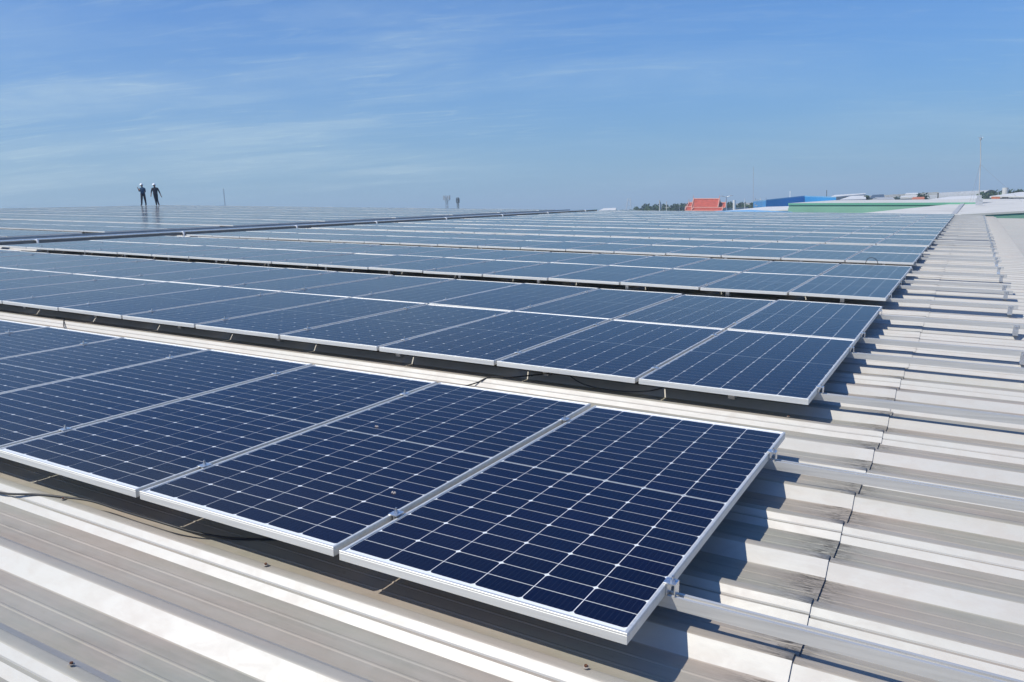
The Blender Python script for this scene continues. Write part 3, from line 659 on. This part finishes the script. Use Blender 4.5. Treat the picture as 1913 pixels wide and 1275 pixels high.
for p, q in ((c0, c1), (c1, c1 + dd), (c1 + dd, c0 + dd), (c0 + dd, c0)): mb.quad([(p.x, p.y, 0), (q.x, q.y, 0), (q.x, q.y, c0.z), (p.x, p.y, c0.z)])
link('wall', mb.mesh('wall', M_CONC, merge=False), tm)

# elevated road deck behind
fo = empty('flyover', Matrix.Translation((0, 0, 0)), 'pale elevated road deck on piers behind the temple', 'flyover')
p, q = W(1357, 381.5, 330), W(1436, 377.0, 330); dq = (q - p).normalized(); p = p - dq * 30; q = q + dq * 60; bk = Vector((-dq.y, dq.x, 0)) * 9
mb = MB()
for (z0, z1) in ((0, -1.0),):
    A_ = [p, q, q + bk, p + bk]; B__ = [x + Vector((0, 0, -1.1)) for x in A_]
    mb.quad(A_); mb.quad(B__[::-1])
    for i in range(4): mb.quad([A_[i], B__[i], B__[(i + 1) % 4], A_[(i + 1) % 4]])
link('deck', mb.mesh('deck', M_CONC), fo)
for i in range(6):
    c = p + (q - p) * (i + .5) / 6 + bk * .5; mb = MB(); mb.box(c.x - .8, c.x + .8, c.y - .8, c.y + .8, 0, c.z - 1.0); link('pier', mb.mesh('pier', M_CONC), fo)

# cable-stayed bridge far off
cs = empty('cable_stayed_bridge', Matrix.Translation((0, 0, 0)), 'distant white cable-stayed bridge pylon fading into the haze', 'bridge')
bp_, tp_ = W(1174.5, 391, 1500), W(1175.5, 371, 1500); side = CR3 @ Vector((1, 0, 0)); side.z = 0; side.normalize()
mb = MB()
for s in (-1, 1): mb.tube([Vector((bp_.x, bp_.y, 0)) + side * 3.6 * s, bp_ + side * 4.2 * s, tp_ + side * 2.3 * s], 1.0, 6)
for z in (.35, .8): c = bp_ + (tp_ - bp_) * z; mb.tube([c - side * 3, c + side * 3], 0.7, 5)
link('pylon', mb.mesh('pylon', M_WHITE), cs)
mb = MB()
for k in range(6):
    for s in (-1, 1): mb.tube([tp_ - Vector((0, 0, k * 1.6)), bp_ + side * s * (8 + k * 5) + Vector((0, 0, -1))], 0.09, 3)
link('stay_cable', mb.mesh('stay_cable', M_WHITE, merge=False), cs)
mb = MB(); c = bp_ + Vector((0, 0, -1.5)); mb.tube([c - side * 60, c + side * 60], 0.9, 5); link('deck', mb.mesh('deck', M_CONC), cs)

# towers, poles
def pole(u0, v0, u1, v1, D, r, label, name='pole', mat=None, cat='pole', extra=None, r2=None):
    b0, t0 = W(u0, v0, D), W(u1, v1, D); e = empty(name, Matrix.Translation((b0.x, b0.y, 0)), label, cat)
    l0 = Vector((0, 0, 0)); l1 = t0 - Vector((b0.x, b0.y, 0))
    mb = MB(); mb.tube([l0, (l1.x * .2, l1.y * .2, l1.z * .5), l1], r, 8, r2=r2 or r * .7); link('shaft', mb.mesh('shaft', mat or M_POLE), e)
    if extra:
        mb = MB(); extra(mb, l1); link('fittings', mb.mesh('fittings', M_POLE, merge=False), e)
    return e
def antennas(mb, t):
    for k in range(9):
        a_ = k * 2 * math.pi / 9; x, y = 1.7 * math.cos(a_), 1.7 * math.sin(a_)
        mb.box(t.x + x - .16, t.x + x + .16, t.y + y - .16, t.y + y + .16, t.z - 2.6, t.z - .4)
        mb.tube([(t.x, t.y, t.z - 1.5), (t.x + x, t.y + y, t.z - 1.5)], .07, 4)
    mb.tube([(t.x, t.y, t.z - 3.2), (t.x, t.y, t.z - 3.0)], 1.5, 10)
def lattice(name, u, v0, v1, D, wd, label, mat, mats2=None, guy=False):
    b0, t0 = W(u, v0, D), W(u, v1, D); e = empty(name, Matrix.Translation((b0.x, b0.y, 0)), label, 'tower'); Hh = t0.z
    mb = MB(); n = max(6, int(Hh / (wd * 2.2)))
    for k in range(3):
        a_ = k * 2.094; mb.tube([(wd * math.cos(a_), wd * math.sin(a_), 0), (wd * .7 * math.cos(a_), wd * .7 * math.sin(a_), Hh)], 0.06 + wd * .07, 4)
    for i in range(n):
        z0, z1 = Hh * i / n, Hh * (i + 1) / n; s0, s1 = wd * (1 - .3 * i / n), wd * (1 - .3 * (i + 1) / n)
        for k in range(3):
            a_, b_ = k * 2.094, (k + 1) * 2.094
            mb.tube([(s0 * math.cos(a_), s0 * math.sin(a_), z0), (s1 * math.cos(b_), s1 * math.sin(b_), z1)], 0.04 + wd * .04, 3, i % 2, cap=False)
    link('lattice', mb.mesh('lattice', [mat, mats2 or mat], merge=False), e)
    return e, Hh
e, h = lattice('cell_tower', 835.5, 392, 368, 420, 0.9, 'pale cell tower with round dish platform on the skyline left of centre', M_POLE)
mb = MB(); antennas(mb, Vector((0, 0, h + 1.0))); link('antenna', mb.mesh('antenna', M_POLE, merge=False), e)
e, h = lattice('cell_tower', 856, 392, 369, 380, 0.65, 'slim dark cell tower just right of the pale one on the skyline', M_DARK)
mb = MB(); antennas(mb, Vector((0, 0, h))); o = link('antenna', mb.mesh('antenna', M_DARK, merge=False), e); o.scale = (.45, .45, 1)
lattice('radio_mast', 424, 420, 353, 500, 0.30, 'faint hair-thin radio mast above the left horizon', M_POLE)
lattice('radio_mast', 1407, 380, 312, 800, 0.22, 'tall faint red and white radio mast behind the blue warehouse', M_WHITE, M_REDP)
def crossarms(mb, t):
    for k, z in enumerate((0.4, 1.5, 2.6)):
        mb.box(t.x - 1.3 + k * .15, t.x + 1.3 - k * .15, t.y - .09, t.y + .09, t.z - z - .09, t.z - z + .09)
        for s in (-1.1, 0, 1.1): mb.tube([(t.x + s, t.y, t.z - z), (t.x + s, t.y, t.z - z + .4)], .09, 5)
    mb.box(t.x - .35, t.x + .35, t.y - .3, t.y + .3, t.z - 4.2, t.z - 3.2)
def lampheads(mb, t):
    for s in (-1, 1): mb.tube([(t.x, t.y, t.z - .2), (t.x + s * 1.0, t.y, t.z + .1)], .07, 5); mb.box(t.x + s * 1.0 - .3, t.x + s * 1.0 + .3, t.y - .12, t.y + .12, t.z, t.z + .14)
pole(1233, 394, 1232, 374, 190, .16, 'dark pole with flag-like bracket left of the temple', mat=M_CONC, extra=lambda mb, t: mb.quad([t, t + Vector((.5, .3, -1.2)), t + Vector((.3, .2, -2.6)), t + Vector((0, 0, -1.6))]))
pole(1246, 394, 1245, 377, 200, .14, 'pale concrete pole, second one left of the temple', mat=M_CONC)
pole(1269, 394, 1269, 380, 220, .08, 'thin grey pole just left of the temple roof')
pole(1357.5, 396, 1357, 367, 170, .14, 'slender lamp pole at the right end of the temple roof', extra=lampheads)
pole(1372, 394, 1372, 374.5, 180, .34, 'thick white concrete post right of the temple', mat=M_WHITE, r2=.34)
pole(1391.5, 393, 1391.5, 371, 190, .09, 'thin white pole in front of the road deck', mat=M_WHITE)
pole(1421, 392, 1421, 370.5, 175, .16, 'utility pole with crossarms left of the blue warehouse', name='utility_pole', mat=M_CONC, cat='utility pole', extra=crossarms)
pole(1476, 369, 1476.5, 357.5, 160, .18, 'short striped vent stack on the roof of the blue warehouse', name='vent_stack', mat=M_WHITE, cat='vent stack', r2=.1)
pole(1544.5, 372, 1544.5, 355.5, 240, .12, 'thin dark pole right of the blue warehouse', mat=M_DARK)
pole(1752.5, 372, 1752.5, 361, 160, .12, 'dark post in front of the arched hall', mat=M_DARK)
pole(1865, 372, 1865, 356.5, 210, .12, 'thin grey pole right of the arched hall')

# distant sheds
B = building
B('white_hall', 'white roofed hall with long skylight ridge right of the blue warehouse', 'building', [([W(1548, 369.0, 250), W(1617, 362.8, 260), W(1617, 361.2, 300), W(1560, 364.6, 300)], M_WHITE)], M_GREYR, .3)
B('white_hall', 'lower white lean-to beside the round dark tree', 'building', [([W(1568, 373.6, 215), W(1618, 372.2, 220), W(1617, 365.6, 245), W(1590, 366.2, 245)], M_WHITE)], M_CREAM, .3)
B('dark_shed', 'low dark blue roofed shed beyond the round tree', 'building', [([W(1624, 370.5, 300), W(1653, 370, 300), W(1651, 363.2, 330), W(1630, 364.5, 330)], M_NAVY)], M_DARK, .3)
B('grey_shed', 'low grey shed in the middle of the right skyline', 'building', [([W(1628, 373.0, 230), W(1672, 372.6, 230), W(1668, 368.8, 250), W(1636, 369.2, 250)], M_GREYR)], M_GREYR, .3)
B('white_factory', 'stepped white factory with two long pale bands on the right skyline', 'building', [([W(1691, 363.2, 260), W(1716, 362.6, 260), W(1714, 360.4, 275), W(1693, 361, 275)], M_WHITE), ([W(1682, 368.4, 240), W(1714, 367.4, 240), W(1714, 365.4, 255), W(1684, 366.2, 255)], M_WHITE)], M_CONC, .5)
B('brown_shed', 'small brown and orange shed between the factory and the arched hall', 'building', [([W(1703, 371.8, 215), W(1727, 371.4, 215), W(1727, 368.2, 225), W(1706, 368.8, 225)], M_ORANGE)], M_ORANGE, .3)
B('white_low_roof', 'low white roof at the horizon right of the cable tray end', 'building', [([W(1119, 393.5, 150), W(1150, 392.5, 150), W(1151, 388.6, 175), W(1128, 389.6, 175)], M_WHITE)], M_WHITE, .25)
# arched hall
ah = empty('arched_hall', Matrix.Translation((0, 0, 0)), 'huge pale barrel-roofed hall with dark arched end beside the mast', 'building')
eL, eR, eF = W(1833, 371.5, 330), W(1864, 371.5, 330), W(1726, 371.5, 385)
wv = eR - eL; wv.z = 0; av = eF - eL; av.z = 0; rise = W(1836, 355.8, 330).z - eL.z; n = 18
def ap(t, s): a_ = math.pi * t; return eL + wv * (.5 - .5 * math.cos(a_)) + av * s + Vector((0, 0, rise * math.sin(a_)))
mb = MB()
for i in range(n): mb.quad([ap(i / n, -.02), ap(i / n, 1), ap((i + 1) / n, 1), ap((i + 1) / n, -.02)])
link('roof', mb.mesh('roof', M_GREYR, smooth=True), ah)
mb = MB(); mb.quad([ap(i / n, 0) for i in range(n + 1)]); link('end_wall', mb.mesh('end_wall', M_NAVY), ah)
mb = MB()
for s0, s1, t0, t1 in ((0, 1, 0, 0), (0, 1, 1, 1), (0, 0, 0, 1)):
    p, q = ap(t0, s0), ap(t1, s1); mb.quad([p, q, (q.x, q.y, 0), (p.x, p.y, 0)])
link('wall', mb.mesh('wall', M_GREYR, merge=False), ah)
B('white_lean_to', 'bright white low roof strips in front of the arched hall', 'building', [([W(1727, 374.0, 150), W(1834, 371.0, 150), W(1834, 365.2, 172), W(1775, 367.5, 172)], M_WHITE)], M_WHITE, .25)
# right-hand white hall with orange wall
wh, inv = B('orange_walled_hall', 'white roofed hall with orange brick wall and dark openings at the right edge', 'building', [([W(1849, 367.0, 165), W(1990, 366.0, 160), W(1990, 356.5, 190), W(1905, 359.2, 190)], M_WHITE)], M_CONC, .25)
for (u0, u1, m_, v0, v1) in [(1852, 1868, M_ORANGE, 367.8, 373), (1872, 1884, M_DARK, 368.6, 371.5), (1889, 1899, M_DARK, 368.4, 371.8), (1903, 1925, M_DARK, 368.2, 371.6)]:
    mb = MB(); t1, t2, t3, t4 = [W(u, v, 163.6) - inv for u, v in ((u0, v0), (u1, v0), (u1, v1), (u0, v1))]; bk = (t1 + inv - CAMPOS); bk.z = 0; bk = bk.normalized() * .3
    Q = [t1, t2, t3, t4]; Qb = [q + bk for q in Q]; mb.quad(Q); mb.quad(Qb[::-1])
    for i in range(4): mb.quad([Q[i], Qb[i], Qb[(i + 1) % 4], Q[(i + 1) % 4]])
    link('brick_panel' if m_ is M_ORANGE else 'opening', mb.mesh('panel', m_), wh)
wt = W(1878, 355.5, 240)
tk = empty('water_tank', Matrix.Translation((wt.x, wt.y, 0)), 'slim white water tower between trees at the far right', 'water tower')
mb = MB(); mb.tube([(0, 0, 0), (0, 0, wt.z - 3)], .5, 10); link('column', mb.mesh('column', M_WHITE), tk)
mb = MB(); mb.tube([(0, 0, wt.z - 3.2), (0, 0, wt.z - 2.6), (0, 0, wt.z + .2), (0, 0, wt.z + .6)], .7, 14); link('tank', mb.mesh('tank', M_WHITE), tk)

# ------------------------------------------------------------------ trees
def crown_mesh(seed, n, rx, rz, leaf):
    rnd = random.Random(seed); mb = MB(); blobs = []
    for _ in range(9):
        a_ = rnd.uniform(0, 6.28); r = rnd.uniform(0.15, 0.75); blobs.append((r * math.cos(a_) * rx, r * math.sin(a_) * rx, rnd.uniform(-.6, .75) * rz, rnd.uniform(.30, .5)))
    for i in range(n):
        bx, by, bz, br = rnd.choice(blobs)
        d = Vector((rnd.gauss(0, 1), rnd.gauss(0, 1), rnd.gauss(0, .9))).normalized() * (rnd.random() ** .4)
        c = Vector((bx + d.x * br * rx, by + d.y * br * rx, bz + d.z * br * rz)); u = Vector((rnd.gauss(0, 1), rnd.gauss(0, 1), rnd.gauss(0, 1))).normalized(); w = u.orthogonal().normalized(); s = leaf * rnd.uniform(.6, 1.4)
        mb.quad([c - u * s, c + w * s * .7, c + u * s, c - w * s * .7])
    return mb
def trunk_mesh(h, r):
    mb = MB(); mb.tube([(0, 0, 0), (.1, 0, h * .5), (0, .1, h)], r, 7, r2=r * .55)
    for k in range(4):
        a_ = k * 1.6; mb.tube([(0, 0, h * .8), (h * .22 * math.cos(a_), h * .22 * math.sin(a_), h * 1.15)], r * .4, 5, r2=r * .15)
    return mb.mesh('trunk', M_BARK)
CR_ = [crown_mesh(11 + i, 700, 3.6 + .5 * (i % 2), 3.0 + .5 * (i % 3), .42).mesh('crown', M_LEAF[i % 3], merge=False, recalc=False) for i in range(4)]
TRK = trunk_mesh(6.5, .28)
def tree(p, ztop, k, label, group='trees on the horizon', sc=1.0):
    e = empty('tree', Matrix.Translation((p.x, p.y, 0)), label, 'tree', group)
    crz = 3.2 * sc; link('crown', CR_[k % 4], e, loc=(0, 0, ztop - crz)).scale = (sc * 1.15, sc * 1.15, sc)
    t = link('trunk', TRK, e); t.scale = (1, 1, max(.3, (ztop - crz * 1.4) / 6.5))
rt = random.Random(5)
spots = []
lab1 = 'green tree in the belt left of the temple'
u = 1196
while u < 1282: spots.append((u, 385.0 - (u - 1196) * .03 + rt.uniform(-1.3, 2.2), rt.uniform(300, 380), lab1, 'trees in the belt left of the temple')); u += rt.uniform(3.5, 6)
u = 1352
while u < 1432: spots.append((u, 381.8 - (u - 1352) * .03 + rt.uniform(-1, 1.6), rt.uniform(290, 320), 'green tree beneath the elevated road deck', 'trees under the elevated road')); u += rt.uniform(4, 6.5)
u = 1842
while u < 1990: spots.append((u, 359.4 - (u - 1842) * .035 + rt.uniform(-1.8, 1.6), rt.uniform(250, 300), 'green tree behind the orange walled hall', 'trees at the right edge')); u += rt.uniform(5, 8)
u = 1650
while u < 1690: spots.append((u, 369 + rt.uniform(-1.6, 1.0), rt.uniform(320, 360), 'green tree left of the stepped white factory', 'trees left of the stepped factory')); u += rt.uniform(5, 8)
def nth(n):
    return f"{n}{'th' if 10 < n % 100 < 14 else {1: 'st', 2: 'nd', 3: 'rd'}.get(n % 10, 'th')}"
cnt_ = {}
for i, (u, v, D, lab, gr) in enumerate(spots):
    cnt_[gr] = cnt_.get(gr, 0) + 1
    p = W(u, v, D); tree(p, p.z, i, f'{lab}, {nth(cnt_[gr])} from the left', gr, sc=rt.uniform(.8, 1.2))
p = W(1621, 361.5, 235); tree(p, p.z, 1, 'round dark tree standing alone beside the white lean-to', 'single round tree', 1.15)
p = W(1722, 363.5, 232); tree(p, p.z, 2, 'bare brown tree beside the small orange shed', 'small tree by the orange shed', .7)
# far wood: reads as one mass
mb = MB(); rf = random.Random(9)
for i in range(26000):
    u = rf.uniform(1080, 2050); D = rf.uniform(520, 1500); p = W(u, HZ(u), D); z = rf.random() ** .7 * (6 + 3.5 * noise.noise(Vector((p.x / 60, p.y / 60, 0))))
    c = Vector((p.x, p.y, z)); a_ = Vector((rf.gauss(0, 1), rf.gauss(0, 1), rf.gauss(0, 1))).normalized(); w = a_.orthogonal().normalized(); s = rf.uniform(1.2, 2.6)
    mb.quad([c - a_ * s, c + w * s, c + a_ * s, c - w * s])
tag(link('far_woodland', mb.mesh('far_woodland', M_LEAF[1], merge=False, recalc=False)), 'low belt of far woodland along the hazy horizon', 'woodland', kind='stuff')

# ------------------------------------------------------------------ the two workers on the far left of the roof
M_NAVYC = simple('navy_work_clothes', (0.016, 0.018, 0.034), 0.85, 0, 0.2, 9)
M_BLUEC = simple('blue_work_shirt', (0.03, 0.085, 0.15), 0.85, 0, 0.2, 9)
M_SKIN = simple('skin', (0.32, 0.18, 0.12), 0.6)
M_HELM = simple('white_hard_hat', (0.80, 0.82, 0.82), 0.3, spec=0.6)
M_HAIR = simple('black_hair', (0.01, 0.009, 0.008), 0.7)
M_BOOT = simple('dark_boot_leather', (0.02, 0.018, 0.016), 0.6)
def skin_body(name, chains, parent, mat_fn):
    """one continuous skinned surface grown from joints; chains = list of [(point, radius), ...]; first point of later chains is shared by position"""
    V, E, Rr_ = [], [], []
    def idx(p, r):
        for i, q in enumerate(V):
            if (Vector(q) - Vector(p)).length < 1e-4: return i
        V.append(p); Rr_.append(r); return len(V) - 1
    for ch in chains:
        pr_ = None
        for p, r in ch:
            i = idx(p, r)
            if pr_ is not None: E.append((pr_, i))
            pr_ = i
    me = bpy.data.meshes.new(name); me.from_pydata(V, E, []); o = bpy.data.objects.new(name, me); COL.objects.link(o)
    sk = o.modifiers.new('skin', 'SKIN'); sk.use_smooth_shade = True
    sv = me.skin_vertices[0].data
    for i, r in enumerate(Rr_): sv[i].radius = r if isinstance(r, tuple) else (r, r)
    sv[0].use_root = True
    sd = o.modifiers.new('sub', 'SUBSURF'); sd.levels = 2; sd.render_levels = 2
    dg = bpy.context.evaluated_depsgraph_get(); ev = o.evaluated_get(dg); m2 = bpy.data.meshes.new_from_object(ev); bpy.data.objects.remove(o)
    mats = mat_fn(None); m2.materials.clear()
    for m_ in mats: m2.materials.append(m_)
    for pl in m2.polygons: pl.material_index = mat_fn(pl.center); pl.use_smooth = True
    return link(name, m2, parent)
def hand(w, d):
    """five unequal bent fingers from wrist w along direction d"""
    d = Vector(d).normalized(); w = Vector(w); s = d.cross(Vector((0, 1, 0))); s = s.normalized() if s.length > .1 else Vector((1, 0, 0)); pw = s.cross(d)
    palm = w + d * .075; out = [[(tuple(w), .026), (tuple(palm), (.030, .018))]]
    for k, (l, off) in enumerate(((.070, -.027), (.082, -.009), (.076, .009), (.060, .027))):
        a_ = palm + s * off + d * .02; b_ = a_ + d * l * .5; c_ = b_ + (d + pw * .6).normalized() * l * .5
        out.append([(tuple(palm), (.030, .018)), (tuple(a_), .010), (tuple(b_), .009), (tuple(c_), .0075)])
    t0 = w + d * .03 - s * .030; t1 = t0 + (d - s * .7).normalized() * .035; out.append([(tuple(w), .026), (tuple(t0), .012), (tuple(t1), .0095)])
    return out
def person(x, y, label, legs, armL, armR, shirt, turn, head_turn):
    """local x = to the viewer's right, y = away from the viewer"""
    fx = (RW.to_3x3() @ Vector((x, y, 0)) + RW.translation) - CAMPOS; fx.z = 0; fx.normalize(); right = Vector((fx.y, -fx.x, 0))
    m = Matrix((right, fx, Vector((0, 0, 1)))).transposed().to_4x4(); m.translation = roofw(x, y, 0.0)
    e = empty('person', m, label, 'person')
    pel = (0, 0, .94); ch = (0, 0, 1.27); nk = (0.0, 0, 1.47)
    hx = -0.03 * head_turn
    base = [[(pel, (.19, .145)), ((0, 0, 1.08), (.18, .13)), (ch, (.215, .15)), ((0, 0, 1.40), (.15, .11)), (nk, .062), ((hx * .5, 0, 1.55), .062), ((hx, -.005, 1.63), (.082, .09)), ((hx, 0, 1.70), (.072, .08))],
            [((hx, -.005, 1.63), (.082, .09)), ((hx - .085 * head_turn, -.02, 1.62), .016)]]
    for (hip, knee, ank, toe) in legs: base.append([(pel, (.19, .145)), (hip, .115), (knee, .082), (ank, .058), (toe, .045)])
    for (sh, el, wr) in (armL, armR):
        base.append([((0, 0, 1.40), (.15, .11)), (sh, .080), (el, .055), (wr, .034)])
        base += hand(wr, Vector(wr) - Vector(el))
    wrz = [Vector(a[2]) for a in (armL, armR)]
    def mf(c):
        if c is None: return [M_NAVYC, shirt, M_SKIN, M_BOOT]
        if min((c - w).length for w in wrz) < .16 and abs(c.x) > .12: return 2
        if c.z > 1.49: return 2
        if c.z < .11: return 3
        return 1 if c.z > .98 else 0
    skin_body('body', base, e, mf)
    mb = MB(); n = 14     # hard hat: dome with brim and peak
    rings = []
    for k in range(6):
        a_ = math.radians(90 * k / 5); rr = .14 * math.cos(a_); zz = 1.67 + .14 * math.sin(a_); rings.append([(hx + rr * math.cos(2 * math.pi * i / n), rr * 1.12 * math.sin(2 * math.pi * i / n), zz) for i in range(n)])
    for k in range(5):
        for i in range(n): j = (i + 1) % n; mb.quad([rings[k][i], rings[k][j], rings[k + 1][j], rings[k + 1][i]])
    br = [(hx + (.145 + (.05 if math.cos(2 * math.pi * i / n) * -head_turn > .5 else 0)) * math.cos(2 * math.pi * i / n), .155 * math.sin(2 * math.pi * i / n), 1.668) for i in range(n)]
    for i in range(n): j = (i + 1) % n; mb.quad([rings[0][i], rings[0][j], br[j], br[i]])
    link('hard_hat', mb.mesh('hard_hat', M_HELM, smooth=True), e)
    mb = MB(); mb.tube([(hx + .02 * head_turn, .03, 1.57), (hx + .02 * head_turn, .03, 1.67)], .082, 10); link('hair', mb.mesh('hair', M_HAIR), e)
    return e
person(-58.55, 40.116, 'person in blue shirt and white hard hat holding something up, left of the pair',
       [((-.09, 0, .88), (-.13, -.02, .47), (-.17, 0, .07), (-.26, -.05, .03)), ((.09, 0, .88), (.13, 0, .47), (.16, .02, .07), (.09, -.08, .03))],
       ((-.17, -.02, 1.38), (-.24, -.14, 1.14), (-.30, -.22, 1.34)), ((.17, .02, 1.37), (.21, .05, 1.10), (.02, -.16, 1.12)), M_BLUEC, 0, 1)
person(-57.55, 40.56, 'person in black work clothes and white hard hat striding with both arms swinging',
       [((-.08, 0, .88), (-.03, -.06, .47), (.0, .10, .08), (-.03, .02, .03)), ((.08, 0, .88), (.09, .04, .48), (.17, -.12, .07), (.20, -.22, .03))],
       ((-.19, 0, 1.38), (-.29, -.02, 1.12), (-.33, -.06, .88)), ((.20, 0, 1.38), (.31, .03, 1.10), (.40, 0, .82)), M_NAVYC, 0, 1)

# ------------------------------------------------------------------ moist air over the plain
hz = bpy.data.materials.new('haze'); hz.use_nodes = True; N, L = hz.node_tree.nodes, hz.node_tree.links; N.clear()
ho = N.new('ShaderNodeOutputMaterial'); pv = N.new('ShaderNodeVolumePrincipled'); pv.inputs['Color'].default_value = (0.68, 0.87, 1.0, 1); pv.inputs['Density'].default_value = 0.00075; pv.inputs['Anisotropy'].default_value = 0.0
L.new(pv.outputs[0], ho.inputs['Volume'])
mb = MB(); mb.box(-6100, 6100, -3100, 12100, -1, 62); o = link('haze', mb.mesh('haze', hz)); o['kind'] = 'stuff'; o['label'] = 'thin bluish haze over the whole plain'
